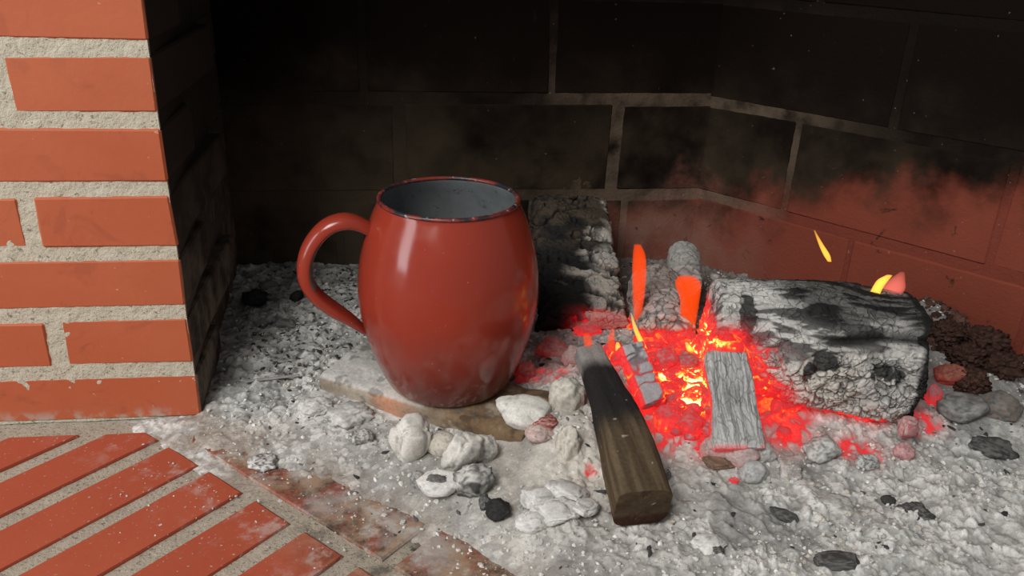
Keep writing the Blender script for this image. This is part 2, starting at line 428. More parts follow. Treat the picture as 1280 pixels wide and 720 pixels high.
# firebox back wall: 140 mm courses
def fire_wall(name, A, B, rows, label, zt, recess, depth=0.1):
    A, B = np.array(A), np.array(B); L = np.linalg.norm(B-A); ex = (B-A)/L; ny = np.array([-ex[1], ex[0]])
    p, q = rough_quad((*(A+ny*recess-ex*0.02), -0.002), (*(ex*(L+0.04)), 0), (0, 0, zt), 160, 130, 0.0009, 90, 9)
    o2 = A+ny*(recess+0.003)
    bq = boxq(-0.03, L+0.03, 0, depth, -0.002, zt-0.002)
    bv = np.stack([o2[0]+ex[0]*bq[0][:, 0]+ny[0]*bq[0][:, 1], o2[1]+ex[1]*bq[0][:, 0]+ny[1]*bq[0][:, 1], bq[0][:, 2]], 1)
    V, Q = join([(p, q), (bv, bq[1])])
    w_ = tag(link(name, np_mesh(name, V, Q), M_FJOINT), label, kind='structure')
    rz = math.atan2(ex[1], ex[0])
    for r, (z0, z1, cuts, jw) in enumerate(rows):
        cs = [-0.012]+cuts+[L+(0.012 if name == 'wall_back' else 0.0)]
        for j in range(len(cs)-1):
            a = cs[j]+(jw/2 if j else 0); b = cs[j+1]-(jw/2 if j < len(cs)-2 else 0)
            d = 0.06
            c = A+ex*(a+b)/2+ny*(d/2)
            brick((c[0], c[1], (z0+z1)/2), (b-a, d, z1-z0), M_FIRE, w_, rz, 0.003, (r*3+j) % 7)
    return w_
fire_wall('wall_back', (-0.024, 0.38), (0.66, 0.38),
          [(0.0, 0.113, [0.147, 0.43, 0.57], 0.006), (0.127, 0.254, [0.237, 0.548], 0.014), (0.268, 0.395, [0.19, 0.45], 0.007),
           (0.405, 0.53, [0.237, 0.548], 0.008), (0.54, 0.67, [0.1, 0.39], 0.008)],
          'soot-blackened firebrick wall at the back of the fireplace', 0.70, 0.0010)
fire_wall('wall_right', (0.66, 0.38), (0.99, -0.026),
          [(0.0, 0.114, [0.24, 0.46], 0.004), (0.126, 0.254, [0.138, 0.405], 0.006), (0.266, 0.395, [0.26], 0.007),
           (0.405, 0.53, [0.138, 0.405], 0.008), (0.54, 0.67, [0.26], 0.008)],
          'splayed reddish firebrick wall on the right of the fireplace', 0.70, 0.0015)
# lintel and throat roof, out of view, added to shade the firebox
lv = boxq(-0.72, 1.6, 0.0, 0.11, 0.70, 0.98)
tr = tag(link('trim_1', np_mesh('lintel', *lv, smooth=False), M_MORTAR), 'unseen brick lintel added across the opening to shade the firebox', kind='structure')
for k in range(4):
    x = -0.70+0.13*(k % 2)
    while x < 1.55:
        brick((x+0.13, 0.05, 0.726+k*PT), (0.262, 0.108, BH), M_BRICK, tr, var=k % 3); x += 0.276
cv = boxq(-0.72, 1.6, 0.11, 0.60, 0.86, 0.90)  # unseen slab added to stop light leaking in from above
tag(link('light_stop_roof', np_mesh('light_stop_roof', *cv, smooth=False), M_SOOT), 'unseen soot-black roof added over the firebox against light leaks', kind='structure')
# right cheek of the opening, mirror of the left pillar
rv = boxq(1.0, 1.6, 0.0022, 0.376, -0.002, 0.70)
wr = tag(link('wall_front', np_mesh('right_pillar', *rv, smooth=False), M_MORTAR), 'orange brick pillar right of the fireplace opening', kind='structure')
for k in range(11):
    x = 0.998
    for j, L in enumerate([0.262, 0.262] if k % 2 else [0.122, 0.262, 0.122]):
        brick((x+L/2, 0.06, k*PT+BH/2), (L, 0.12, BH), M_BRICK, wr, var=(k+j) % 3); x += L+0.0145

# ------------------------------------------------------------------ floor: bricks on edge at 45 degrees
E1 = np.array([0.723, -0.691]); N1 = np.array([0.691, 0.723]); O1 = np.array([-0.019, -0.054])
fp, fq = rough_quad((-0.9, -1.25, -0.0032), (2.4, 0, 0), (0, 1.65, 0), 420, 300, 0.0008, 120, 21)
bq = boxq(-0.9, 1.5, -1.25, 0.45, -0.05, -0.008)
V, Q = join([(fp, fq), bq])
fl = tag(link('floor', np_mesh('floor', V, Q), M_PMORT), 'hearth floor of orange bricks laid diagonally in grey mortar', kind='structure')
def clip_poly(P, a, b, c):   # keep a*x+b*y<=c
    R = []
    for i in range(len(P)):
        p, q = P[i], P[(i+1) % len(P)]; dp, dq = a*p[0]+b*p[1]-c, a*q[0]+b*q[1]-c
        if dp <= 0: R.append(p)
        if dp*dq < 0: t = dp/(dp-dq); R.append(p+(q-p)*t)
    return R
def pave(e0, e1, n0, n1, seed):
    P = [O1+E1*e+N1*n for e, n in ((e0, n0), (e1, n0), (e1, n1), (e0, n1))]
    P = clip_poly(P, 0, 1, -0.026) if n1 <= 0.001 else clip_poly(P, -1, 0, 0.0)
    if len(P) < 3: return
    rnd = random.Random(seed)
    P = [p+np.array([rnd.uniform(-1, 1), rnd.uniform(-1, 1)])*0.0008 for p in P]
    c = sum(P)/len(P); n = len(P)
    zt = rnd.uniform(-0.0006, 0.0006)
    ins = [c+(p-c)*(1-0.0022/max(np.linalg.norm(p-c), 0.01)) for p in P]
    V = [(p[0]-c[0], p[1]-c[1], -0.03) for p in P]+[(p[0]-c[0], p[1]-c[1], zt-0.0018) for p in P]+[(p[0]-c[0], p[1]-c[1], zt) for p in ins]
    Fc = [[i, (i+1) % n, n+(i+1) % n, n+i] for i in range(n)]+[[n+i, n+(i+1) % n, 2*n+(i+1) % n, 2*n+i] for i in range(n)]+[list(range(2*n, 3*n)), list(range(n-1, -1, -1))]
    me = bpy.data.meshes.new('brick'); me.from_pydata(V, [], Fc); me.update()
    bm = bmesh.new(); bm.from_mesh(me); bmesh.ops.recalc_face_normals(bm, faces=bm.faces); bm.to_mesh(me); bm.free()
    o = link('brick', me, M_PAVE, fl); o.location = (c[0], c[1], 0)
for k in range(-11, 12):
    for r in range(3):
        n1 = -r*0.277
        pave(k*0.0672, k*0.0672+0.0475, n1-0.262, n1, 100+k*7+r)
for r in range(2):
    n0 = 0.017+r*0.134
    for k in range(-1, 4):
        e0 = 0.026+k*0.266+(0.13 if r else 0)
        pave(e0, e0+0.252, n0, n0+0.118, 500+k*5+r)

# ------------------------------------------------------------------ ash bed
def G2(x, y, cx, cy, sx, sy):
    return np.exp(-((x-cx)/sx)**2-((y-cy)/sy)**2)
def ash_h(x, y):
    s = (x+0.019)*0.691+(y+0.054)*0.723
    e = (x+0.019)*0.723-(y+0.054)*0.691
    h = -0.0035 + 0.016*ss(0.0, 0.15, s) + 0.002*ss(-0.01, 0.03, s)*ss(0.13, 0.05, e)
    h = h - 0.006*ss(0.0, -0.03, s)
    h = h - 0.0045*ss(0.10, 0.22, e)*(1-ss(0.04, 0.15, s))
    h = h + 0.040*G2(x, y, 0.50, -0.02, 0.115, 0.10) + 0.024*G2(x, y, 0.365, -0.09, 0.055, 0.055)
    h = h + 0.020*G2(x, y, 0.64, 0.02, 0.12, 0.10) + 0.006*G2(x, y, 0.24, -0.135, 0.06, 0.03)
    h = h + 0.022*G2(x, y, 0.80, 0.0, 0.13, 0.11) + 0.046*G2(x, y, 0.865, 0.075, 0.06, 0.065)
    h = h + 0.010*G2(x, y, 0.12, 0.22, 0.10, 0.12) + 0.014*G2(x, y, 0.30, 0.22, 0.12, 0.10) + 0.022*G2(x, y, 0.44, 0.20, 0.09, 0.10)
    h = h - 0.004*G2(x, y, 0.20, -0.045, 0.07, 0.03)
    h = h - 0.04*ss(-0.38, -0.52, y) - 0.04*ss(1.0, 1.15, x)*ss(0.02, -0.02, y)
    return h
def on_ash(u, v, dz):
    z = 0.02
    for _ in range(12):
        P = at(u, v, z); z = 0.5*z+0.5*(float(ash_h(np.array(P[0]), np.array(P[1])))+dz)
    return at(u, v, z)
# heat of the fire over the hearth: hot spots (x, y, reach, heat)
HOT = []
for u, v, z, r, gmax in [(858, 480, 0.05, 0.035, 1.0), (835, 465, 0.055, 0.028, 0.95), (868, 500, 0.045, 0.022, 1.0), (800, 440, 0.06, 0.026, 0.85),
                         (780, 435, 0.06, 0.030, 0.68), (900, 430, 0.07, 0.045, 0.60), (965, 495, 0.045, 0.042, 0.62), (940, 440, 0.06, 0.04, 0.55),
                         (760, 425, 0.06, 0.03, 0.55), (690, 452, 0.045, 0.022, 0.36), (860, 420, 0.07, 0.04, 0.6), (838, 525, 0.045, 0.026, 0.42), (800, 500, 0.05, 0.03, 0.5),
                         (880, 530, 0.045, 0.03, 0.42), (985, 520, 0.04, 0.03, 0.52), (1075, 548, 0.03, 0.026, 0.42), (740, 572, 0.035, 0.006, 0.55), (1165, 500, 0.05, 0.02, 0.36)]:
    P = at(u, v, z); HOT.append((P[0], P[1], r, gmax))
def heat(x, y):
    g = np.zeros_like(x)
    for hx, hy, r, gm in HOT:
        g = np.maximum(g, gm*np.exp(-(((x-hx)**2+(y-hy)**2)/r**2)**1.5))
    return g
LIGHT, WHITE, MID, DARK, BEIGE = np.array([0.62, 0.61, 0.575]), np.array([0.80, 0.785, 0.745]), np.array([0.37, 0.36, 0.34]), np.array([0.045, 0.043, 0.042]), np.array([0.66, 0.60, 0.52])
X0, X1, Y0, Y1, NX, NY = -0.10, 1.12, -0.50, 0.385, 1000, 720
gx, gy = np.meshgrid(np.linspace(X0, X1, NX), np.linspace(Y0, Y1, NY), indexing='ij')
x, y = gx.ravel(), gy.ravel(); P = np.stack([x, y, 0*x], 1)
s = (x+0.019)*0.691+(y+0.054)*0.723
e_ = (x+0.019)*0.723-(y+0.054)*0.691
frt = ss(0.17, 0.09, s)*ss(0.10, 0.24, e_)
rough = (0.35+0.65*ss(0.03, 0.13, s))*(1-0.7*frt)*ss(0.30, 0.55, fbm(P*7+5, 3, 40))
h = ash_h(x, y)
n_c, n_m, n_f = fbm(P*16, 4, 31), fbm(P*55, 4, 32), fbm(P*190, 3, 33)
W1, W2, WI = worley(P*75+fbm(P*40, 2, 8)[:, None]*0.8, 34, True)
U1, U2, UI = worley(P*200, 36, True)
lump = (1-np.clip(W1*1.3, 0, 1))*(WI > 0.45)
h = h + (n_c-0.5)*0.016*ss(0.0, 0.12, s)*(1-0.45*frt) + (n_m-0.5)*0.0085*rough + lump*0.0038*rough + (n_f-0.5)*0.0036*rough + (1-np.clip(U1*1.4, 0, 1))*(UI > 0.6)*0.0014*rough
K1, K2, KI = worley(P*130+fbm(P*90, 2, 18)[:, None]*0.9, 37, True)
chip = ss(0.02, 0.14, K2-K1)*(KI > 0.5)*ss(0.42, 0.62, fbm(P*30+2, 3, 19))
h = h + chip*(KI-0.4)*0.0055*rough
crack = ss(0.10, 0.02, np.abs(fbm(P*24+3, 3, 41)-0.5)*8)*ss(0.5, 0.6, fbm(P*9, 2, 42))*ss(0.08, 0.14, s)
h = h - crack*0.004
C = mixc(np.tile(MID, (len(x), 1)), LIGHT, ss(0.30, 0.58, n_c*0.6+n_m*0.4))
C = mixc(C, WHITE, lump*0.75*ss(0.4, 0.9, WI))
C = mixc(C, WHITE, ss(0.56, 0.68, n_m)*0.65)
C = mixc(C, WHITE, chip*ss(0.5, 0.9, KI)*0.8)
C = mixc(C, MID*0.8, (1-chip)*ss(0.60, 0.48, n_f)*0.55)
C = mixc(C, MID*0.75, frt*ss(0.35, 0.6, fbm(P*13+4, 4, 48))*0.85)
C = mixc(C, BEIGE, G2(x, y, 0.37, -0.14, 0.10, 0.09)*0.75)
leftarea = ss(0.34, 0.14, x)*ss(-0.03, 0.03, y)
C = C*(1-0.12*leftarea)[:, None]  # pillar's shade painted into the ash, darker at back left
spk = ss(0.62, 0.70, fbm(P*150, 3, 44))*(0.55+0.45*leftarea) + ss(0.72, 0.8, fbm(P*np.array([70, 160, 1]), 3, 45))*0.8
C = mixc(C, DARK, np.clip(spk, 0, 1)*(0.30+0.3*leftarea))
C = mixc(C, DARK*2, crack*0.7)
blk = ss(0.58, 0.70, fbm(P*20+11, 4, 46))*ss(0.10, 0.2, s)
C = mixc(C, MID*0.55, blk*0.55)
brown = ss(0.12, 0.03, s)*ss(0.40, 0.6, fbm(P*22, 4, 47))
C = mixc(C, np.array([0.30, 0.215, 0.15]), brown*0.6)
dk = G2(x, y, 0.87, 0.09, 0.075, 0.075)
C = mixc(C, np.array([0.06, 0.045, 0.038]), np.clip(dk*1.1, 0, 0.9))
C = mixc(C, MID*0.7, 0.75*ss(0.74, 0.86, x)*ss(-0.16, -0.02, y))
ht = heat(x, y)
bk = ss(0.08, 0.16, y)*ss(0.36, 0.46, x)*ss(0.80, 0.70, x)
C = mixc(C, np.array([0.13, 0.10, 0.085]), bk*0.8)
gl = ht*(0.35+0.75*ss(0.36, 0.62, n_m*0.45+n_f*0.3+(1-lump)*0.25-0.2*chip))
C = mixc(C, np.array([0.12, 0.07, 0.06]), ss(0.3, 0.7, ht)*0.7)
i = np.arange(NX*NY).reshape(NX, NY)
Q = np.stack([i[:-1, :-1], i[1:, :-1], i[1:, 1:], i[:-1, 1:]], -1).reshape(-1, 4)
cx, cyc, hm = x[Q].mean(1), y[Q].mean(1), h[Q].max(1)
wallx = -0.024*np.clip(cyc, 0, None)/0.376
right = ((cx-0.66)*0.776+(cyc-0.38)*0.6305)
keep = (hm > -0.004) & ~((cx < wallx-0.004) & (cyc > -0.002)) & ~((right > 0.004) & (cyc > -0.03)) & ~((cx > 0.99) & (cyc > -0.002))
Q = Q[keep]
used, inv = np.unique(Q, return_inverse=True)
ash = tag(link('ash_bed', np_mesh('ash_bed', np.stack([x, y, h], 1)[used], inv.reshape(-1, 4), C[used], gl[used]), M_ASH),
          'bed of grey-white wood ash covering the hearth floor', 'ash', kind='stuff')
ASH_GRID = h.reshape(NX, NY)
def ash_z(px, py):
    a = np.clip(((px-X0)/(X1-X0)*(NX-1)).astype(int), 0, NX-1); b = np.clip(((py-Y0)/(Y1-Y0)*(NY-1)).astype(int), 0, NY-1)
    return ASH_GRID[a, b]

# crumbs of ash and char strewn over the bed: too many to count
rs = np.random.RandomState(7)
def ico(sub):
    bm = bmesh.new(); bmesh.ops.create_icosphere(bm, subdivisions=sub, radius=1.0)
    V = np.array([v.co[:] for v in bm.verts]); Fc = np.array([[v.index for v in f.verts] for f in bm.faces]); bm.free()
    return V, Fc
ICO = {k: ico(k) for k in (1, 2, 3, 4, 5)}
def strew(name, n, size, colours, label, seed, boxr=(0.0, 0.95, -0.42, 0.36), flat=0.6, long=1.0, smin=-0.05, mask=None, mt=None, cat='ash'):
    rs = np.random.RandomState(seed)
    px = rs.uniform(boxr[0], boxr[1], n*4); py = rs.uniform(boxr[2], boxr[3], n*4)
    s_ = (px+0.019)*0.691+(py+0.054)*0.723; rr = (px-0.66)*0.776+(py-0.38)*0.6305
    dens = fbm(np.stack([px, py, 0*px], 1)*14, 3, seed)
    ok = (s_ > smin) & (rr < -0.01) & (dens > rs.uniform(0.3, 0.62, n*4)) & ~((px < 0.004) & (py > -0.012)) & (heat(px, py) < 0.35)
    ok &= rs.rand(n*4) < np.where(s_ < 0.03, 0.25, 1.0)
    if mask is not None: ok &= mask(px, py)
    px, py = px[ok][:n], py[ok][:n]; n = len(px)
    V0, F0 = ICO[1]; k = len(V0)
    sz = size[0]+(size[1]-size[0])*rs.rand(n)**2.5
    sz = sz*np.where((px+0.019)*0.691+(py+0.054)*0.723 < 0.05, 0.55, 1.0)
    a, b = rs.rand(n)*6.283, rs.normal(0, 0.4, n)
    L = V0[None]*np.stack([sz*long, sz*rs.uniform(0.6, 1, n), sz*flat], 1)[:, None]*(1+rs.normal(0, 0.22, (n, k, 1)))
    ca, sa, cb, sb = np.cos(a)[:, None], np.sin(a)[:, None], np.cos(b)[:, None], np.sin(b)[:, None]
    X, Y, Z = L[..., 0], L[..., 1], L[..., 2]
    X, Z = X*cb-Z*sb, X*sb+Z*cb
    X, Y = X*ca-Y*sa, X*sa+Y*ca
    zb = np.maximum(ash_z(px, py), 0.0)+sz*flat*0.35
    V = np.stack([X+px[:, None], Y+py[:, None], Z+zb[:, None]], -1).reshape(-1, 3)
    Fq = (F0[None]+(np.arange(n)*k)[:, None, None]).reshape(-1, 3)
    cc = np.array(colours)[rs.randint(0, len(colours), n)]*rs.uniform(0.8, 1.15, (n, 1))
    C = np.repeat(cc, k, 0)
    return tag(link(name, np_mesh(name, V, Fq, C, np.zeros(len(V)), smooth=False), mt or M_ASH), label, cat, kind='stuff')
strew('ash_crumbs', 9000, (0.0006, 0.0031), [WHITE, LIGHT*1.1, LIGHT, LIGHT*0.9, BEIGE], 'loose pale crumbs of ash scattered across the ash bed', 11, boxr=(-0.05, 0.97, -0.42, 0.36), smin=-0.10)
strew('char_crumbs', 800, (0.0008, 0.0036), [DARK, DARK*1.6, MID*0.4], 'loose black crumbs of charcoal scattered across the ash bed', 12, flat=0.5, long=1.7, smin=0.03, mt=M_CHAR, cat='charcoal')
strew('char_crumbs', 900, (0.0006, 0.0034), [DARK, DARK*1.8, MID*0.5], 'black char flecks thick on the ash between pillar and mug', 13, boxr=(0.02, 0.28, 0.04, 0.37), flat=0.4, long=1.8, mt=M_CHAR, cat='charcoal')

# ------------------------------------------------------------------ lofted wood
def loft(L, wy, hz, n=3.0, nu=150, nv=120, cap=14, taper=None, bend=None):
    """closed loft along local x; returns grid P (nu+2cap, nv, 3), t, and the vertex normals"""
    th = np.linspace(0, 2*np.pi, nv, endpoint=False)
    c, s_ = np.cos(th), np.sin(th)
    tf = np.linspace(0, 2*np.pi, 6001); cf, sf = np.cos(tf), np.sin(tf)
    fs = np.stack([np.sign(cf)*np.abs(cf)**(2/n), np.sign(sf)*np.abs(sf)**(2/n)], 1)
    al = np.concatenate([[0], np.cumsum(np.linalg.norm(np.diff(fs*np.array([wy, hz]), axis=0), axis=1))])
    q = np.linspace(0, al[-1], nv, endpoint=False)
    sec = np.stack([np.interp(q, al, fs[:, 0]), np.interp(q, al, fs[:, 1])], 1)
    k = np.sin(np.linspace(0.02, 1, cap, endpoint=False)*np.pi/2)
    t = np.concatenate([np.zeros(cap), np.linspace(0, 1, nu), np.ones(cap)])
    r = np.concatenate([k, np.ones(nu), k[::-1]])
    e = np.sqrt(np.clip(1-r**2.0, 0, 1))
    rnd = 0.10*min(wy, hz)
    X = (t-0.5)*L + np.concatenate([-e[:cap], np.zeros(nu), e[-cap:]])*rnd
    ty, tz = (np.ones_like(t), np.ones_like(t)) if taper is None else taper(t)
    by, bz = (0*t, 0*t) if bend is None else bend(t)
    P = np.stack([np.repeat(X[:, None], nv, 1), sec[None, :, 0]*(r*ty*wy)[:, None]+by[:, None], sec[None, :, 1]*(r*tz*hz)[:, None]+bz[:, None]], -1)
    return P, np.repeat(t[:, None], nv, 1), np.repeat(r[:, None], nv, 1)
def normals(P):
    du = np.gradient(P, axis=0)
    Pw = np.concatenate([P[:, -1:], P, P[:, :1]], 1); dv = (Pw[:, 2:]-Pw[:, :-2])
    n = np.cross(du, dv); l = np.linalg.norm(n, axis=-1, keepdims=True)
    n = n/np.maximum(l, 1e-12)
    n[0] = (-1, 0, 0); n[-1] = (1, 0, 0)
    return -n if (n[len(n)//2]*(P[len(n)//2]-P[len(n)//2].mean(0))).sum() < 0 else n
def loft_mesh(name, P, C, G):
    nu, nv = P.shape[:2]
    i = np.arange(nu*nv).reshape(nu, nv); j = np.roll(i, -1, 1)
    Q = np.stack([i[:-1], i[1:], j[1:], j[:-1]], -1).reshape(-1, 4)
    V = P.reshape(-1, 3)
    c0, c1 = V[:nv].mean(0), V[-nv:].mean(0); k = len(V)
    V = np.concatenate([V, [c0, c1]])
    T = np.concatenate([np.stack([i[0], j[0], j[0], np.full(nv, k)], 1), np.stack([j[-1], i[-1], i[-1], np.full(nv, k+1)], 1)])
    C = np.concatenate([C, C[:1], C[-1:]]); G = np.concatenate([G, G[:1], G[-1:]])
    # caps as triangles: build with from_pydata-free path (quads only), so split the fans
    me = np_mesh(name, V, Q, C, G)
    bm = bmesh.new(); bm.from_mesh(me); bm.verts.ensure_lookup_table()
    for a in range(nv):
        for f in ((i[0][a], k, j[0][a]), (j[-1][a], k+1, i[-1][a])):
            bm.faces.new([bm.verts[int(q)] for q in f]).smooth = True
    bmesh.ops.recalc_face_normals(bm, faces=bm.faces)
    bm.to_mesh(me); bm.free()
    return me
def wood(name, A, B, wy, hz, paint, n=3.0, nu=150, nv=120, taper=None, bend=None, up=(0, 0, 1), roll=0.0, mt=None, parent=None):
    M, L = basis(A, B, up, roll)
    P, t, r = loft(L, wy, hz, n, nu, nv, taper=taper, bend=bend)
    nn = normals(P); V = P.reshape(-1, 3); T = t.ravel(); R_ = r.ravel()
    Mn = np.array(M); Wd = V@Mn[:3, :3].T+Mn[:3, 3]; Nw = nn.reshape(-1, 3)@Mn[:3, :3].T
    d, C, G = paint(V, Wd, Nw, T, R_)
    V2 = V+nn.reshape(-1, 3)*d[:, None]
    return link(name, loft_mesh(name, V2.reshape(P.shape), C, G), mt or M_WOOD, parent, M)
def scales(V, sx, sy, seed, warp=0.35):
    Pq = V*np.array([sx, sy, sy]); Pq = Pq+(np.stack([fbm(V*60+k*9, 2, seed+k) for k in range(3)], 1)-0.5)*warp*2
    a, b, c = worley(Pq, seed); wv = 0.05+0.30*fbm(V*45+3.3, 2, seed+7)**2
    return ss(0.0, 1.0, (b-a)/wv), c, b-a

GREY, PALE, CHAR = np.array([0.40, 0.388, 0.365]), np.array([0.58, 0.56, 0.525]), np.array([0.016, 0.015, 0.015])

# big log on the right
def paint_big(V, W, Nw, T, R_):
    e1, c1, _ = scales(V, 48, 62, 60, 0.7); e2, c2, _ = scales(V, 105, 135, 64, 0.6)
    st = fbm(V*np.array([28, 150, 150]), 4, 69)
    n = fbm(V*30, 4, 66); nb = fbm(V*14, 3, 67)
    front = ss(-0.2, 0.25, -Nw[:, 1])
    low = ss(0.118, 0.085, W[:, 2]+(n-0.5)*0.03)
    k1, k2 = (1-e1)*(0.25+0.75*low), (1-e2)*(0.35+0.65*low)
    d = (n-0.5)*0.010 + (nb-0.5)*0.016 - k1*0.0038 - k2*0.0016 + (c1-0.5)*0.006*low + (c2-0.5)*0.003*low + (st-0.5)*0.005*(1-low)
    # long dark groove under the top ridge, right half
    gr = np.exp(-((W[:, 2]-(0.1255+0.004*np.sin(T*9)))/0.0055)**2)*ss(0.40, 0.62, T)*front
    d = d-gr*0.013
    C = mixc(np.tile(GREY, (len(V), 1)), PALE, ss(0.25, 0.75, c1*0.35+n*0.35+c2*0.3))
    C = mixc(C, BEIGE, 0.7*ss(0.3, 0.6, nb)*low)
    C = mixc(C, CHAR*4, k1*0.5)
    C = mixc(C, CHAR*7, k2*0.3)
    C = mixc(C, CHAR*3, (1-low)*ss(0.50, 0.60, st)*0.85)
    topd = ss(0.130, 0.143, W[:, 2]+(n-0.5)*0.022)*ss(0.22, 0.42, T+(n-0.5)*0.3)
    C = mixc(C, mixc(np.tile(CHAR, (len(V), 1)), np.array([0.13, 0.11, 0.085]), ss(0.5, 0.66, nb)), np.clip(topd*(0.75+0.25*ss(0.4, 0.6, st)), 0, 0.96))
    for (tx, zz, rx, rz) in ((0.50, 0.103, 0.085, 0.012), (0.43, 0.092, 0.03, 0.012), (0.80, 0.094, 0.08, 0.011), (0.88, 0.088, 0.03, 0.010), (0.12, 0.132, 0.05, 0.022), (0.09, 0.112, 0.06, 0.012)):
        b = np.exp(-((T-tx)/rx)**2-((W[:, 2]-zz)/rz)**2)
        C = mixc(C, CHAR*1.5, ss(0.42, 0.56, b*front+(c2-0.5)*0.35+(n-0.5)*0.3)*0.92)
    C = mixc(C, CHAR, gr*0.9)
    C = mixc(C, CHAR, ss(0.955, 0.985, T+(n-0.5)*0.05)*0.97)
    C = mixc(C, CHAR*1.5, ss(0.93, 0.5, R_)*(T > 0.99)*0.9)
    zone = ss(0.58, 0.14, T+np.maximum(W[:, 2]-0.055, 0)*4.0+(n-0.5)*0.25)*np.maximum(front, ss(0.06, 0.02, T))*ss(0.135, 0.105, W[:, 2]+(n-0.5)*0.03)
    g = zone*(0.50+0.14*n)+0.25*zone*ss(0.3, 0.9, (1-e1))+0.2*(1-e1)*ss(0.5, 0.2, T)*ss(0.125, 0.09, W[:, 2])
    g2 = ss(0.040, 0.032, W[:, 2]+(n-0.5)*0.016)*front*ss(0.25, 0.45, T)*ss(0.97, 0.85, T)*0.55
    return d, C, np.maximum(g, g2)
wood('burning_log', (0.545, -0.022, 0.088), (0.738, -0.068, 0.086), 0.066, 0.066, paint_big, n=2.35, mt=M_SCALE, nu=270, nv=460,
     taper=lambda t: (0.82+0.18*ss(0, 0.5, t), 0.86+0.14*ss(0, 0.6, t)), bend=lambda t: (0*t, 0.004*np.sin(t*5)))
big = bpy.data.objects['burning_log']
tag(big, 'thick burning log covered in cracked pale ash scales, right of the embers', 'log')

# charred log leaning on the back wall behind the mug
def paint_up(V, W, Nw, T, R_):
    e1, c1, _ = scales(V, 46, 16, 80, 0.5); e2, c2, _ = scales(V, 110, 60, 84); n = fbm(V*35, 4, 86)
    d = (n-0.5)*0.008-(1-e1)*0.0055-(1-e2)*0.0015+(c1-0.5)*0.006
    rgt = W[:, 0]
    ash_tint = ss(0.428, 0.452, rgt+(c1-0.5)*0.05+(n-0.5)*0.03-0.048*ss(0.40, 0.75, T))
    C = mixc(np.tile(CHAR*1.4, (len(V), 1)), np.array([0.070, 0.054, 0.038]), ss(0.45, 0.65, T)*ss(0.4, 0.6, n+0.05))
    C = mixc(C, mixc(np.tile(GREY, (len(V), 1)), np.array([0.50, 0.45, 0.38]), c2), ash_tint*ss(0.2, 0.45, c1+0.25))
    C = mixc(C, CHAR, (1-e1)*0.9)
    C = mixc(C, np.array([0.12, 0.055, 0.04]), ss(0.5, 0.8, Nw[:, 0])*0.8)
    g = 0.46*ss(0.10, 0.0, T)*ss(0.40, 0.45, rgt)*(0.4+0.6*(1-e1))
    return d, C, g
tag(wood('charred_log', (0.434, 0.118, 0.030), (0.452, 0.335, 0.115), 0.055, 0.026, paint_up, n=4.5, mt=M_SCALE, nu=190, nv=240,
         up=(0, -1, 1)), 'split log charred black with grey ash, leaning on the back wall behind the mug', 'log')

# round log pointing to the back corner
def paint_back(V, W, Nw, T, R_):
    e1, c1, _ = scales(V, 80, 75, 90); n = fbm(V*40, 4, 92)
    d = (n-0.5)*0.010-(1-e1)*0.003+(c1-0.5)*0.002
    C = mixc(np.tile(GREY, (len(V), 1)), PALE, c1); C = mixc(C, CHAR*3, (1-e1)*0.8)
    C = mixc(C, np.array([0.30, 0.22, 0.19]), ss(0.45, 0.6, T)*0.6)
    g = ss(0.16, 0.02, T+(n-0.5)*0.15+np.maximum(W[:, 2]-0.062, 0)*6)*(0.46+0.25*(1-e1))
    return d, C, g
tag(wood('ashen_log', at(832, 424, 0.064), at(832, 424, 0.064)+np.array([0.022, 0.125, 0.006]), 0.034, 0.032, paint_back, n=2.2, mt=M_SCALE, nu=130, nv=150),
    'round grey log pointing to the back corner between the two orange flames', 'log')
def paint_stub(V, W, Nw, T, R_):
    e1, c1, _ = scales(V, 90, 90, 95); n = fbm(V*50, 4, 96)
    C = mixc(np.tile(PALE, (len(V), 1)), GREY, n); C = mixc(C, CHAR*3, (1-e1)*0.5)
    return (n-0.5)*0.006-(1-e1)*0.0012, C, 0.3*ss(0.085, 0.06, W[:, 2])*(1-e1)
tag(wood('log_stub', at(856, 352, 0.078), at(856, 352, 0.078)+np.array([0.022, 0.075, 0.004]), 0.0215, 0.022, paint_stub, n=2.1, nu=90, nv=120),
    'small rounded ash-white log end under the black wall stain', 'log')

# front stick, brown at the near end
def paint_stick(V, W, Nw, T, R_):
    gr = fbm(V*np.array([14, 190, 190]), 4, 100); n = fbm(V*30, 4, 101); gk = fbm(V*np.array([5, 70, 70]), 3, 102)
    d = (gr-0.5)*0.0012+(n-0.5)*0.0032-ss(0.62, 0.7, gk)*0.0004
    end = ss(0.985, 0.999, T)*(R_ < 0.97)
    C = mixc(np.tile(np.array([0.078, 0.056, 0.034]), (len(V), 1)), np.array([0.138, 0.100, 0.060]), ss(0.3, 0.7, gr))
    C = mixc(C, np.array([0.05, 0.032, 0.02]), ss(0.55, 0.7, gk)*0.4)
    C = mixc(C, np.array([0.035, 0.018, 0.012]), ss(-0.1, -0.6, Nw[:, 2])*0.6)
    ch = ss(0.66, 0.50, T+(n-0.5)*0.14)
    C = mixc(C, CHAR*1.4, ch*0.97)
    C = mixc(C, np.array([0.33, 0.31, 0.29]), ss(0.20, 0.08, T+(n-0.5)*0.10)*0.9)
    C = mixc(C, np.array([0.055, 0.033, 0.02]), end*0.5)
    C = mixc(C, np.array([0.05, 0.02, 0.015]), ss(0.9, 0.98, T)*ss(0.034, 0.026, W[:, 2])*0.8)
    fleck = ss(0.915, 0.935, vnoise(V*230, 104))*(T > 0.4)
    C = mixc(C, np.array([0.5, 0.45, 0.38]), fleck*0.7)
    return d, C, 0.40*ss(0.07, 0.0, T)*ss(0.4, 0.6, n)
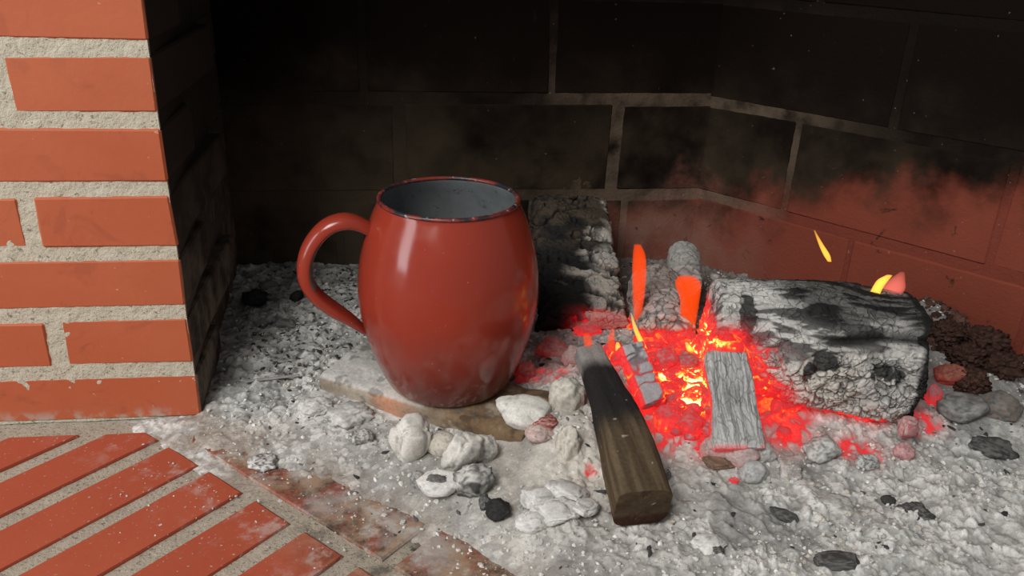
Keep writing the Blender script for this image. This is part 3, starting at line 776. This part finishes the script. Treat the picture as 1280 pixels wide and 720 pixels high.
tag(wood('firewood_stick', at(741, 434, 0.088)+np.array([-0.003, 0.004, -0.010]), (0.4130, -0.234, 0.0395), 0.0248, 0.0220, paint_stick, n=4.2, nu=200, nv=150,
         taper=lambda t: (0.60+0.40*ss(0.0, 0.9, t), 0.55+0.45*ss(0.0, 0.8, t)), bend=lambda t: (0.004*np.sin(t*3.1), 0.002*np.sin(t*4))),
    'brown squared firewood stick with its far half charred black, in front of embers', 'firewood')

# grey grained slab of burnt wood leaning in the embers
def paint_board(V, W, Nw, T, R_):
    wv = (fbm(V*35, 3, 115)-0.5)*0.006
    Vw = V+np.stack([0*wv, wv, 0*wv], 1)
    gr = fbm(Vw*np.array([30, 330, 330]), 3, 110); e1, c1, _ = scales(Vw, 55, 170, 112, 0.6); n = fbm(V*30, 3, 114)
    d = (n-0.5)*0.006-(1-e1)*0.0010+(gr-0.5)*0.0022
    C = mixc(np.tile(np.array([0.42, 0.415, 0.40]), (len(V), 1)), np.array([0.54, 0.53, 0.51]), ss(0.35, 0.65, n))
    C = mixc(C, np.array([0.16, 0.155, 0.15]), ss(0.55, 0.66, gr)*0.6)
    C = mixc(C, CHAR*6, (1-e1)*0.40)
    edge = ss(0.88, 1.0, np.abs(V[:, 1])/0.022)
    g = 0.55*edge*ss(0.98, 0.75, T)*ss(0.3, -0.4, V[:, 2]/0.008) + 0.25*ss(0.94, 1.0, T)*ss(0.5, 0.6, n)
    return d, C, g
ba, bb = at(907, 443, 0.098), at(923, 562, 0.034)
tag(wood('burnt_plank', ba, bb, 0.0235, 0.0085, paint_board, n=7, nu=180, nv=220, up=(0, -0.6, 1),
         taper=lambda t: (0.84+0.16*ss(0.0, 0.5, t)+0.03*np.sin(t*9), 1+0*t)), 'grey grained slab of burnt wood leaning beside the yellow-hot embers', 'wood slab')
def paint_slat(V, W, Nw, T, R_):
    e1, c1, _ = scales(V, 58, 12, 120, 0.3); n = fbm(V*40, 4, 122)
    d = (n-0.5)*0.004-(1-e1)*0.0022
    C = mixc(np.tile(np.array([0.36, 0.345, 0.36]), (len(V), 1)), np.array([0.50, 0.47, 0.48]), n)
    C = mixc(C, CHAR*4, (1-e1)*0.7)
    edge = np.abs(V[:, 1])/0.014
    g = 0.50*ss(0.62, 0.95, edge+(n-0.5)*0.3) + 0.30*(1-e1)*ss(0.2, 0.5, T)
    return d, C, g
tag(wood('burnt_wood_strip', at(787, 434, 0.090), at(816, 505, 0.050), 0.0145, 0.010, paint_slat, n=4, nu=130, nv=130, up=(0, -0.5, 1)),
    'narrow violet-grey slat with red glowing edges between stick and embers', 'wood slab')

# ------------------------------------------------------------------ lumps
def lump_obj(name, P, size, label, cat, base, alt=None, seed=0, rot=(0, 0, 0), sub=4, n=2.3, rough=0.16, facet=0.10, glow=0.0, mt=None, group=None, dark=None, sharp=6.0, freq=1.0, planes=0.9):
    V0, F0 = ICO[sub]
    S = np.sign(V0)*np.abs(V0)**(2/n)
    S = S/np.maximum(np.linalg.norm(S, axis=1, keepdims=True), 1e-6)*np.linalg.norm(V0, axis=1, keepdims=True)
    q = V0*freq
    a, b, c = worley(q*1.6+seed*3.1, seed)
    f1, f2 = fbm(q*1.8+seed*7.7, 4, seed), fbm(q*sharp+seed*2.2, 3, seed+9)
    r = 1.06+(f1-0.5)*2*rough*1.2+(f2-0.5)*2*rough*0.8-(a-0.5)*2*facet*0.6
    crk = ss(0.10, 0.0, b-a)*(f1 > 0.5)
    rp = np.random.RandomState(seed+1000); pn = rp.normal(size=(13, 3)); pn /= np.linalg.norm(pn, axis=1, keepdims=True)
    pd = rp.uniform(0.70, 0.95, 13); U_ = V0/np.linalg.norm(V0, axis=1, keepdims=True)
    cut = (pd[None]/np.maximum(U_@pn.T, 0.2)).min(1)
    cut = np.minimum(cut, 1.05)
    r = r*(1-planes+planes*cut)-crk*0.04
    V = S*r[:, None]*np.array(size)
    base = np.array(base); alt = base*0.75 if alt is None else np.array(alt)
    C = mixc(np.tile(base, (len(V), 1)), alt, ss(0.42, 0.62, f2))
    C = mixc(C, alt*0.35, crk*0.6)
    if dark is not None: C = mixc(C, np.array(dark), ss(0.50, 0.60, f1))
    G = np.zeros(len(V))
    if glow: G = glow*(0.42+0.45*ss(0.6, -0.4, V0[:, 2]+(f1-0.5)*1.2)+0.45*crk+0.2*ss(0.5, 0.7, f2))
    o = link(name, np_mesh(name, V, F0, C, G), mt or M_ASH)
    o.location = P; o.rotation_euler = rot
    return tag(o, label, cat, group)
PXM = 0.00082   # metres per picture pixel around the middle of the hearth
def lump(name, u, v, wpx, hpx, label, cat, base, alt=None, dz=None, depth=0.8, **k):
    a = wpx*PXM/2; c = hpx*PXM/2*0.80
    z = c*0.55 if dz is None else dz
    return lump_obj(name, on_ash(u, v, z), (a, a*depth, c), label, cat, base, alt, **k)
ST, CR = np.array([0.80, 0.77, 0.705]), np.array([0.66, 0.61, 0.525])
lump('ash_lump', 512, 550, 46, 78, 'tall chalky white lump in front of the mug brick', 'ash lump', ST, ST*0.86, seed=1, rot=(0.1, 0.15, 0.3), n=4.5, facet=0.12, rough=0.12, dz=0.016)
lump('ash_lump', 553, 556, 36, 38, 'smooth round cream lump beside the tall chalky one', 'ash lump', CR, CR*0.9, seed=2, rough=0.05, facet=0.03, planes=0.2)
lump('ash_lump', 576, 568, 38, 76, 'fluted white lump tilted left among the white lumps', 'ash lump', ST*0.95, ST*0.7, seed=3, rot=(0.2, 0.5, 0.5), n=3, rough=0.12)
lump('ash_lump', 606, 561, 28, 50, 'small crumbly white lump against the brown brick end', 'ash lump', ST, ST*0.7, seed=4)
lump('ash_flake', 545, 603, 50, 30, 'white shell-like flake with a dark grey hollow centre', 'ash flake', WHITE*1.05, WHITE*0.95, seed=5, dz=0.006, depth=0.8, rough=0.08, facet=0.04)
lump('charcoal', 546, 600, 24, 12, 'dark grey charcoal core lying in the white shell-like flake', 'charcoal', MID*0.35, MID*0.6, seed=6, dz=0.0125, depth=0.6, mt=M_CHAR, planes=0.0, rough=0.34)
lump('ash_lump', 590, 600, 44, 44, 'grey crumbling lump with dark patches above the black charcoal', 'ash lump', LIGHT, MID*0.5, seed=7, dark=MID*0.25, rough=0.26, facet=0.2)
lump('charcoal', 622, 637, 30, 26, 'coal-black round charcoal on the ash below the white lumps', 'charcoal', DARK*0.8, DARK*0.4, seed=8, mt=M_CHAR, facet=0.18)
lump('charcoal', 606, 628, 14, 26, 'small dark grey shard standing beside the black round charcoal', 'charcoal', MID*0.5, DARK, seed=9, mt=M_CHAR)
lump('ash_lump', 522, 600, 20, 30, 'little grey-brown chip left of the shell-like flake', 'ash lump', LIGHT*0.7, MID*0.6, seed=10)
lump('ash_lump', 657, 514, 70, 44, 'large smooth cream-white stone right of the mug base', 'stone', ST, ST*0.9, seed=11, rot=(0, 0.12, -0.3), rough=0.08, facet=0.08)
lump('ash_lump', 672, 541, 36, 22, 'small pinkish lump beneath the cream-white stone', 'ash lump', np.array([0.68, 0.57, 0.52]), np.array([0.55, 0.36, 0.32]), seed=12)
lump('ember', 681, 527, 32, 18, 'dull dark-red ember tucked under the cream-white stone', 'ember', np.array([0.22, 0.06, 0.05]), np.array([0.50, 0.32, 0.28]), seed=13, glow=0.10)
for u, v, a, b, rt, lb in ((676, 622, 44, 20, (0.15, 0.1, 0.3), 'left plate of the cracked white ash crust beside the stick'), (708, 614, 48, 18, (-0.1, 0.22, -0.4), 'upper plate of the cracked white ash crust beside the stick'),
                           (693, 641, 50, 20, (0.3, -0.1, 0.1), 'lower plate of the cracked white ash crust beside the stick'), (732, 634, 36, 16, (0.1, 0.2, 0.8), 'right plate of the cracked white ash crust beside the stick')):
    lump('ash_plate', u, v, a, b, lb, 'ash plate', WHITE*0.97, LIGHT, seed=int(u), dz=0.006, depth=0.75, n=4, rough=0.16, facet=0.10, rot=rt, planes=0.95)
lump('ash_lump', 664, 652, 34, 22, 'flat white ash flake at the lower edge of the flaky crust', 'ash flake', WHITE, WHITE*0.9, seed=15, dz=0.004)
lump('ash_lump', 436, 517, 60, 30, 'pale crumbly ash clump below the left end of the mug brick', 'ash lump', LIGHT*1.15, LIGHT*0.8, seed=16, dz=0.003, facet=0.25, rough=0.25, freq=1.6)
lump('ash_lump', 396, 508, 40, 24, 'white ash clump left of the mug brick corner', 'ash lump', WHITE*0.9, LIGHT, seed=17, dz=0.002, facet=0.2, rough=0.25, freq=1.6)
lump('ash_lump', 451, 546, 28, 22, 'small grey ash lump with a dark underside, left of the chalky lump', 'ash lump', LIGHT, MID*0.5, seed=18)
lump('ash_lump', 330, 579, 34, 18, 'grey and white crumb alone on the brown dusty floor', 'ash lump', WHITE*0.9, MID*0.4, seed=19, facet=0.25, rough=0.25)
lump('charcoal', 357, 405, 42, 18, 'thin dark grey charcoal flake near the inner pillar wall', 'charcoal', MID*0.75, MID*0.3, seed=20, n=4, depth=0.5, rot=(0, 0.1, -0.15), mt=M_CHAR, rough=0.08)
lump('charcoal', 371, 371, 22, 26, 'pointed black charcoal shard below the mug handle bend', 'charcoal', DARK*0.7, DARK*0.4, seed=21, mt=M_CHAR, rot=(0, 0.4, 0), facet=0.2)
lump('charcoal', 1042, 701, 50, 18, 'long grooved charcoal piece at the bottom of the foreground ash', 'charcoal', DARK*1.2, MID*0.4, seed=22, n=3.5, depth=0.5, rot=(0, 0, -0.1), mt=M_CHAR, rough=0.1)
lump('charcoal', 980, 644, 32, 16, 'slanting black charcoal stub in the ash below the grained slab', 'charcoal', DARK*1.3, MID*0.4, seed=23, depth=0.5, rot=(0, 0.25, -0.5), mt=M_CHAR, rough=0.1)
lump('ash_flake', 886, 680, 34, 14, 'flat white ash flake right of the stick foot', 'ash flake', WHITE, WHITE*0.85, seed=24, dz=0.005)
lump('charcoal', 893, 690, 20, 16, 'small grey charcoal under the flat white flake', 'charcoal', MID*0.4, DARK, seed=25, mt=M_CHAR)
lump('ash_lump', 942, 590, 36, 32, 'bluish-white lump just below the grained slab', 'ash lump', np.array([0.58, 0.58, 0.58]), LIGHT*0.7, seed=26, facet=0.16)
lump('ash_lump', 897, 578, 38, 12, 'flat brown chip below the grained slab', 'chip', np.array([0.20, 0.12, 0.08]), np.array([0.3, 0.22, 0.16]), seed=27, n=4, dz=0.004)
lump('ember', 917, 601, 11, 11, 'tiny pink-glowing ember alone in the ash below the slab', 'ember', np.array([0.6, 0.25, 0.27]), seed=28, glow=0.55, sub=3)
lump('ash_lump', 893, 562, 34, 36, 'rounded ash knob under the left foot of the grained slab', 'ash lump', np.array([0.56, 0.44, 0.42]), LIGHT*0.7, seed=29, glow=0.18)
lump('ash_lump', 926, 572, 38, 36, 'rounded ash knob under the middle of the grained slab foot', 'ash lump', np.array([0.54, 0.46, 0.44]), LIGHT*0.7, seed=30, glow=0.15)
lump('ash_lump', 954, 566, 30, 30, 'rounded ash knob under the right foot of the grained slab', 'ash lump', LIGHT*1.1, LIGHT*0.8, seed=31)
lump('ash_lump', 1028, 562, 42, 40, 'grey rounded lump in front of the scaly burning log', 'ash lump', LIGHT, MID*0.8, seed=32, facet=0.15)
lump('ash_lump', 1130, 566, 24, 30, 'rosy ash lump below the right end of the burning log', 'ash lump', np.array([0.55, 0.38, 0.37]), np.array([0.5, 0.25, 0.25]), seed=33, glow=0.07)
lump('ash_lump', 1085, 578, 30, 22, 'small grey lump among the crumbs below the burning log', 'ash lump', LIGHT*0.9, MID*0.6, seed=34)
lump('ash_lump', 1135, 535, 26, 36, 'pink-tinged ash block at the lower right corner of the log', 'ash lump', np.array([0.54, 0.42, 0.40]), np.array([0.4, 0.15, 0.15]), seed=35, n=4, dz=0.02, glow=0.10)
lump('ash_lump', 1040, 630, 44, 18, 'long low ash ridge in the right foreground', 'ash lump', LIGHT*1.05, MID, seed=36, dz=0.003)
lump('charcoal', 1145, 640, 34, 18, 'dark grey charcoal crumb heap in the right foreground ash', 'charcoal', MID*0.45, DARK, seed=37, dz=0.002, mt=M_CHAR, facet=0.25, rough=0.3)
lump('charcoal', 1110, 625, 16, 12, 'dark charcoal chip left of the grey crumb heap', 'charcoal', DARK*1.3, DARK, seed=38, mt=M_CHAR)
lump('ash_flake', 1106, 680, 16, 12, 'small chalk-white flake in the bottom right ash', 'ash flake', WHITE, seed=39, dz=0.004)
# left of the stick
lump('ash_lump', 692, 436, 46, 40, 'rosy-lit ash lump left of the charred stick tip', 'ash lump', np.array([0.50, 0.40, 0.37]), np.array([0.36, 0.22, 0.2]), seed=40, glow=0.12, facet=0.16)
lump('ash_lump', 714, 446, 26, 50, 'upright white ash chip touching the charred stick', 'ash lump', np.array([0.60, 0.54, 0.53]), LIGHT*0.8, seed=41, glow=0.12, rot=(0, 0.3, 0))
lump('ash_lump', 657, 468, 30, 42, 'dusky pink ash lump wedged against the mug', 'ash lump', np.array([0.44, 0.32, 0.30]), np.array([0.3, 0.15, 0.14]), seed=42, glow=0.12)
lump('ash_lump', 706, 500, 44, 70, 'pale beige ash mound left of the black stick', 'ash lump', CR, CR*0.8, seed=43, dz=0.004, rough=0.2, freq=1.4)
lump('ash_lump', 712, 560, 30, 66, 'narrow beige ash ridge running down beside the stick', 'ash lump', CR, CR*0.82, seed=44, dz=0.003, rough=0.2, freq=1.4)
lump('ash_lump', 770, 520, 26, 64, 'grey cracked ash edge between stick and glowing slat', 'ash lump', LIGHT*0.85, MID*0.6, seed=45, dz=0.006, facet=0.2)
# coals in the bed of embers
EM, EV = np.array([0.50, 0.36, 0.37]), np.array([0.40, 0.36, 0.38])
coal = [(832, 452, 34, 40, 'pinkish coal left of the yellow-hot core', EM, 0.42), (857, 452, 32, 26, 'violet-grey coal above the yellow-hot core', EV, 0.30),
        (822, 415, 60, 26, 'broad red-hot coal under the round grey log', EM*0.7, 0.66), (815, 432, 40, 22, 'pink-red flat coal above the violet slat', EM, 0.6),
        (902, 398, 56, 60, 'ash-topped red coal between orange flame and scaly log', EM, 0.62), (880, 430, 40, 46, 'bright red coal right of the orange flame foot', EM*0.7, 0.72),
        (962, 445, 36, 40, 'red-hot coal lodged against the scaly log', EM*0.6, 0.66), (968, 480, 44, 36, 'rosy crusted coal right of the grained slab', EM, 0.56),
        (835, 522, 36, 44, 'cracked pink coal below the glowing slat', EM, 0.56), (862, 530, 40, 40, 'rosy crumbling coal left of the grained slab foot', np.array([0.56, 0.38, 0.36]), 0.52),
        (885, 500, 22, 50, 'red coal squeezed along the left edge of the grained slab', EM*0.7, 0.66), (838, 487, 30, 24, 'orange-hot coal beside the slat', EM*0.6, 0.80),
        (866, 470, 30, 20, 'yellow-hot coal at the core of the fire', EM*0.6, 1.05), (864, 497, 34, 30, 'yellow-white-hot coal low in the core', EM*0.6, 1.10),
        (848, 508, 26, 20, 'red-orange coal under the yellow core', EM*0.7, 0.74), (765, 440, 24, 40, 'red coal right of the charred stick tip', EM, 0.62),
        (790, 405, 24, 34, 'orange-lit coal between charred log and grey log', EM*0.7, 0.70), (990, 505, 30, 26, 'dark red coal under the left end of the scaly log', EM*0.6, 0.50),
        (735, 413, 40, 20, 'pink-edged coal at the foot of the charred log', EM, 0.46), (935, 470, 26, 60, 'red coal along the right edge of the grained slab', EM*0.6, 0.64)]
for k, (u, v, a, b, lb, c, g) in enumerate(coal):
    lump('ember', u, v, a, b, lb, 'ember', c*0.75, c*0.4, seed=50+k, glow=g*1.2, facet=0.16, rough=0.16, mt=M_CHAR)
rq = np.random.RandomState(5); put = 0
while put < 56:
    u, v = rq.uniform(680, 1000), rq.uniform(400, 545)
    P = on_ash(u, v, 0.004); hh = float(heat(np.array([P[0]]), np.array([P[1]]))[0])
    if hh < 0.30: continue
    put += 1; q = rq.uniform(9, 24)
    if hh > 0.75: lb, gp = 'small yellow-hot coal fragment in the glowing core', 'yellow-hot coal fragments'
    else: lb, gp = 'small red-hot coal fragment in the bed of embers', 'red-hot coal fragments'
    lump('coal_fragment', u, v, q*1.1, q, lb, 'ember', EM*rq.uniform(0.4, 1.0), EM*0.35, seed=200+put, glow=min(1.1, hh*rq.uniform(0.75, 1.25)), rot=(rq.uniform(-.5, .5), rq.uniform(-.5, .5), rq.uniform(0, 3)), facet=0.16, mt=M_CHAR, sub=3, group=gp)
# rubble heap right of the log
RB = np.array([0.085, 0.045, 0.034])
rub = [(1185, 415, 50, 36, 'brown-black crumbly clinker at the top left of the corner rubble'), (1228, 425, 60, 50, 'dark brown clinker at the crest of the corner rubble'),
       (1205, 445, 50, 40, 'dark clinker in the middle of the corner rubble'), (1250, 455, 60, 46, 'dark clinker low on the right of the corner rubble'),
       (1215, 478, 46, 36, 'dim red-brown clinker at the foot of the corner rubble')]
for k, (u, v, a, b, lb) in enumerate(rub):
    lump('clinker', u, v, a, b, lb, 'clinker', RB*(1+0.3*(k == 4)), RB*0.5, seed=80+k, facet=0.35, rough=0.42, freq=1.9, sub=5, planes=0.6)
lump('ember', 1188, 468, 44, 34, 'dull orange-lit ash lump between log end and clinker heap', 'ember', np.array([0.34, 0.17, 0.12]), np.array([0.2, 0.09, 0.07]), seed=90, glow=0.12)
lump('ember', 1166, 495, 22, 40, 'red-glowing ember at the right foot of the scaly log', 'ember', EM*0.7, seed=91, glow=0.34)
lump('ash_lump', 1205, 510, 60, 40, 'smooth dark grey ash lump right of the log', 'ash lump', MID*0.9, MID*0.5, seed=92, rough=0.12)
lump('ash_lump', 1252, 508, 56, 46, 'brownish grey ash lump at the right edge under the clinker', 'ash lump', np.array([0.24, 0.20, 0.17]), MID*0.5, seed=93, rough=0.14)
lump('charcoal', 1238, 560, 50, 26, 'dark slanting char streak in the ash at the right edge', 'charcoal', MID*0.35, DARK, seed=94, dz=0.002, rot=(0, 0, -0.6), mt=M_CHAR, facet=0.25, rough=0.25)
lump('ash_lump', 893, 346, 18, 16, 'tiny white crumb on the wall foot above the red coal', 'ash lump', LIGHT, seed=95, dz=0.03, sub=3)
lump('charcoal', 320, 372, 44, 30, 'black charcoal clod in the dark back left corner', 'charcoal', DARK, DARK*0.6, seed=96, mt=M_CHAR, facet=0.2, rough=0.25)
lump('ash_lump', 336, 357, 30, 18, 'grey ash clod in the dark back left corner', 'ash lump', MID, MID*0.6, seed=97)
def heap(px, py): return G2(px, py, 0.865, 0.075, 0.075, 0.075) > 0.35
strew('clinker_crumbs', 420, (0.002, 0.0085), [RB, RB*0.6, RB*1.5], 'crumbled brown-black clinker heaped in the corner right of the log', 14, boxr=(0.77, 0.95, -0.02, 0.17), flat=0.7, mask=heap, cat='clinker')
# charred twig
def paint_twig(V, W, Nw, T, R_):
    n = fbm(V*80, 3, 130); return (n-0.5)*0.001, mixc(np.tile(MID*0.55, (len(V), 1)), MID, n), 0*T
tw0, tw1 = on_ash(306, 477, 0.003), on_ash(374, 469, 0.004)
tag(wood('twig', tw0, tw1, 0.0018, 0.0015, paint_twig, n=2.5, nu=60, nv=14, mt=M_CHAR), 'thin charred twig lying on the ash left of the mug brick', 'twig')

# ------------------------------------------------------------------ flat brick under the mug
def paint_slab(V, W, Nw, T, R_):
    n = fbm(V*26, 5, 140); n2 = fbm(V*70, 4, 141)
    d = (n-0.5)*0.008+(n2-0.5)*0.0025
    C = mixc(np.tile(np.array([0.42, 0.36, 0.29]), (len(V), 1)), np.array([0.27, 0.22, 0.17]), ss(0.4, 0.6, n))
    C = mixc(C, np.array([0.56, 0.27, 0.16]), G2(T, V[:, 1], 0.36, -0.05, 0.10, 0.05)*ss(0.35, 0.6, n)*0.9)
    C = mixc(C, np.array([0.19, 0.122, 0.066]), ss(0.52, 0.66, T+(n-0.5)*0.1)*ss(0.3, 0.5, n2+0.1)*0.9)
    C = mixc(C, np.array([0.065, 0.042, 0.026]), ss(0.55, 0.68, n2)*ss(0.5, 0.7, T)*0.7)
    C = mixc(C, LIGHT, ss(0.4, 0.9, Nw[:, 2])*ss(0.62, 0.4, T+(n2-0.5)*0.3)*0.85)
    C = mixc(C, DARK*2, ss(0.63, 0.70, fbm(V*90, 3, 142))*0.5)
    return d, C, 0*T
slab = wood('flat_brick', (0.148, 0.060, 0.0185), (0.352, -0.072, 0.0185), 0.047, 0.0150, paint_slab, n=5, nu=170, nv=200)
tag(slab, 'flat old brick dusted with ash, lying under the red mug', 'brick')

# ------------------------------------------------------------------ mug
MX, MY, MZ = 0.262, 0.002, 0.0335
mug = empty('enamel_mug', (MX, MY, MZ))
tag(mug, 'barrel-shaped red enamel mug with looped handle standing on the flat brick', 'mug')
prof = [(0.0, 0.002), (0.040, 0.002), (0.055, 0.0005), (0.0605, 0.001), (0.0655, 0.006), (0.0705, 0.016), (0.0765, 0.030), (0.0825, 0.047), (0.0877, 0.067), (0.0912, 0.087), (0.0926, 0.104),
        (0.0921, 0.120), (0.0902, 0.137), (0.0868, 0.154), (0.0825, 0.170), (0.0775, 0.184), (0.0730, 0.194), (0.0700, 0.2005), (0.0690, 0.2035)]
def catmull(pts, k):
    p = np.array(pts, float); p = np.vstack([2*p[0]-p[1], p, 2*p[-1]-p[-2]]); R = []
    for i in range(1, len(p)-2):
        for t in np.linspace(0, 1, k, endpoint=False):
            a, b, c, d = p[i-1], p[i], p[i+1], p[i+2]
            R.append(0.5*((2*b)+(c-a)*t+(2*a-5*b+4*c-d)*t*t+(3*b-a-3*c+d)*t**3))
    R.append(p[-2]); return np.array(R)
def lathe(name, pr, mt, parent, ns=128, wob=0.0):
    pr = np.array(pr); th = np.linspace(0, 2*np.pi, ns, endpoint=False)
    V = np.stack([np.outer(pr[:, 0], np.cos(th)), np.outer(pr[:, 0], np.sin(th)), np.repeat(pr[:, 1:2], ns, 1)], -1)
    if wob: V[..., :2] *= (1+wob*np.sin(th*2+1)+wob*0.6*np.sin(th*3))[None, :, None]
    i = np.arange(len(pr)*ns).reshape(len(pr), ns); j = np.roll(i, -1, 1)
    Q = np.stack([i[:-1], j[:-1], j[1:], i[1:]], -1).reshape(-1, 4)
    return link(name, np_mesh(name, V.reshape(-1, 3), Q), mt, parent)
pc = catmull(prof[1:], 4); pc[0, 0] = 0.0005
lathe('body', pc, M_RED, mug, wob=0.002)
inn = pc[5:].copy(); inn[:, 0] = np.maximum(inn[:, 0]-0.0022, 0.0); inn[:, 1] += np.where(inn[:, 1] < 0.02, 0.003, 0)
inn = np.vstack([[0.0005, inn[0, 1]], inn])
tag(lathe('lining', inn[::-1], M_GREY, mug, wob=0.002), 'grey speckled enamel lining')
th = np.linspace(0, 2*np.pi, 17)
rimp = np.stack([0.0682+0.0023*np.cos(th), 0.2045+0.0021*np.sin(th)], 1)
tag(lathe('rim', rimp, M_RIM, mug, wob=0.002), 'dark chipped rolled rim')
# handle: rounded strap from the shoulder out and back to the belly
hp = catmull([(0.066, 0.160), (0.080, 0.1745), (0.098, 0.1830), (0.116, 0.1795), (0.130, 0.1660), (0.1385, 0.1480), (0.1395, 0.1280), (0.1320, 0.1110), (0.1180, 0.0960), (0.1010, 0.0815), (0.0885, 0.0690), (0.0835, 0.0640)], 8)
nsec = 28; n_ = len(hp); tt = np.linspace(0, 1, n_)
tan = np.gradient(hp, axis=0); tan /= np.linalg.norm(tan, axis=1, keepdims=True); nor = np.stack([-tan[:, 1], tan[:, 0]], 1)  # outward of the loop
wd = np.interp(tt, [0, 0.06, 0.2, 0.5, 0.75, 0.92, 1], [0.0065, 0.0095, 0.0130, 0.0135, 0.0145, 0.0095, 0.0045])
tk = np.interp(tt, [0, 0.06, 0.2, 0.55, 0.75, 0.92, 1], [0.0045, 0.0078, 0.0102, 0.0105, 0.0088, 0.0050, 0.0022])
ph = np.linspace(0, 2*np.pi, nsec, endpoint=False)
az = math.atan2(-0.12, -0.99); dr = np.array([math.cos(az), math.sin(az)]); tg = np.array([-dr[1], dr[0]])
def handle_pts(scale=1.0, sel=None, phs=ph):
    R = []
    for i in range(n_) if sel is None else sel:
        c_, s_ = np.cos(phs), np.sin(phs)
        off = np.where(s_ > 0, s_*tk[i], s_*tk[i]*0.45)*scale      # round outside, flat inside
        lat = np.sign(c_)*np.abs(c_)**0.8*wd[i]*scale
        q = hp[i][None]+nor[i][None]*off[:, None]
        R.append(np.stack([dr[0]*q[:, 0]+tg[0]*lat, dr[1]*q[:, 0]+tg[1]*lat, q[:, 1]], 1))
    return np.array(R)
if (nor[n_//2]*np.array([1, 0])).sum() < 0: nor = -nor
H = handle_pts()
hd = link('handle', loft_mesh('handle', H, np.ones((H.shape[0]*nsec, 3)), np.zeros(H.shape[0]*nsec)), M_RED, mug)
sel = list(range(int(n_*0.36), int(n_*0.60)))
phs = np.linspace(math.pi*1.50, math.pi*1.93, 10)
Hc = handle_pts(1.03, sel, phs)
i = np.arange(Hc.shape[0]*10).reshape(-1, 10)
Qc = np.stack([i[:-1, :-1], i[1:, :-1], i[1:, 1:], i[:-1, 1:]], -1).reshape(-1, 4)
tag(link('enamel_chip', np_mesh('enamel_chip', Hc.reshape(-1, 3), Qc), M_CHIP, hd), 'bare patch where enamel has chipped off')
# small rivet where the strap meets the shoulder
bm = bmesh.new(); bmesh.ops.create_icosphere(bm, subdivisions=3, radius=1.0)
for v in bm.verts: v.co = Vector((v.co.x*0.0045, v.co.y*0.0045, v.co.z*0.006))
me = bpy.data.meshes.new('rivet'); bm.to_mesh(me); bm.free()
rv = link('rivet', me, M_RED, mug); pr_ = dr*0.0815+tg*0.003; rv.location = (pr_[0], pr_[1], 0.156)

# ------------------------------------------------------------------ flames
def flame(pts, y, label, mt, thick=0.35, core=None, cmat=None):
    """pts: (u, v, half width in pixels) from foot to tip, standing at depth y"""
    P = np.array([aty(u, v, y) for u, v, w_ in pts]); W = np.array([w_ for *_, w_ in pts])*PXM
    P = catmull(P, 6); W = np.maximum(catmull(np.stack([W, W], 1), 6)[:, 0], 0.0003)
    o = P[0].copy()
    ph = np.linspace(0, 2*np.pi, 16, endpoint=False)
    R = np.array([p-o+np.stack([np.cos(ph)*w_, np.sin(ph)*w_*thick, 0*ph], 1) for p, w_ in zip(P, W)])
    f = link('flame', loft_mesh('flame', R, np.ones((R.shape[0]*16, 3)), np.zeros(R.shape[0]*16)), mt)
    f.location = o
    return tag(f, label, 'flame')
flame([(796, 400, 4), (798, 375, 8), (799, 345, 10), (799, 320, 9), (797, 306, 5)], 0.05, 'upright orange flame beside the charred leaning log', M_FL_O, 0.8)
flame([(855, 462, 5), (857, 430, 9), (860, 400, 12), (862, 375, 14), (860, 355, 18), (858, 346, 12)], 0.02, 'broad orange flame in front of the rounded log end', M_FL_O, 0.6)
flame([(1037, 327, 3), (1033, 318, 5), (1026, 305, 3.5), (1018, 288, 1)], 0.06, 'small curved flame floating free before the right wall', M_FL_Y, 0.6)
flame([(1092, 370, 7), (1098, 358, 7), (1104, 350, 7), (1112, 344, 4)], -0.045, 'bright yellow flame on top of the scaly log', M_FL_Y, 0.6)
flame([(1110, 372, 14), (1117, 360, 15), (1122, 350, 10), (1128, 340, 3)], -0.040, 'faint pink flame behind the yellow one on the scaly log', M_FL_P, 0.7)
flame([(806, 436, 3.5), (800, 424, 4), (794, 410, 3), (789, 392, 1)], -0.005, 'thin yellow flame licking up left of the grey log', M_FL_Y, 0.7)
flame([(782, 462, 2), (777, 448, 4), (773, 436, 4), (772, 428, 2)], -0.04, 'short yellow flame between stick and slat', M_FL_Y, 0.7)
flame([(765, 440, 4), (764, 424, 5), (766, 410, 2)], -0.02, 'small orange flame behind the charred stick tip', M_FL_O, 0.8)
flame([(735, 436, 5), (735, 426, 6), (733, 417, 4)], -0.035, 'dim orange flame over the tip of the charred stick', M_FL_O, 0.7)
flame([(866, 445, 3), (862, 436, 4.5), (858, 428, 2)], 0.0, 'tiny yellow flame at the foot of the broad orange flame', M_FL_Y, 0.7)
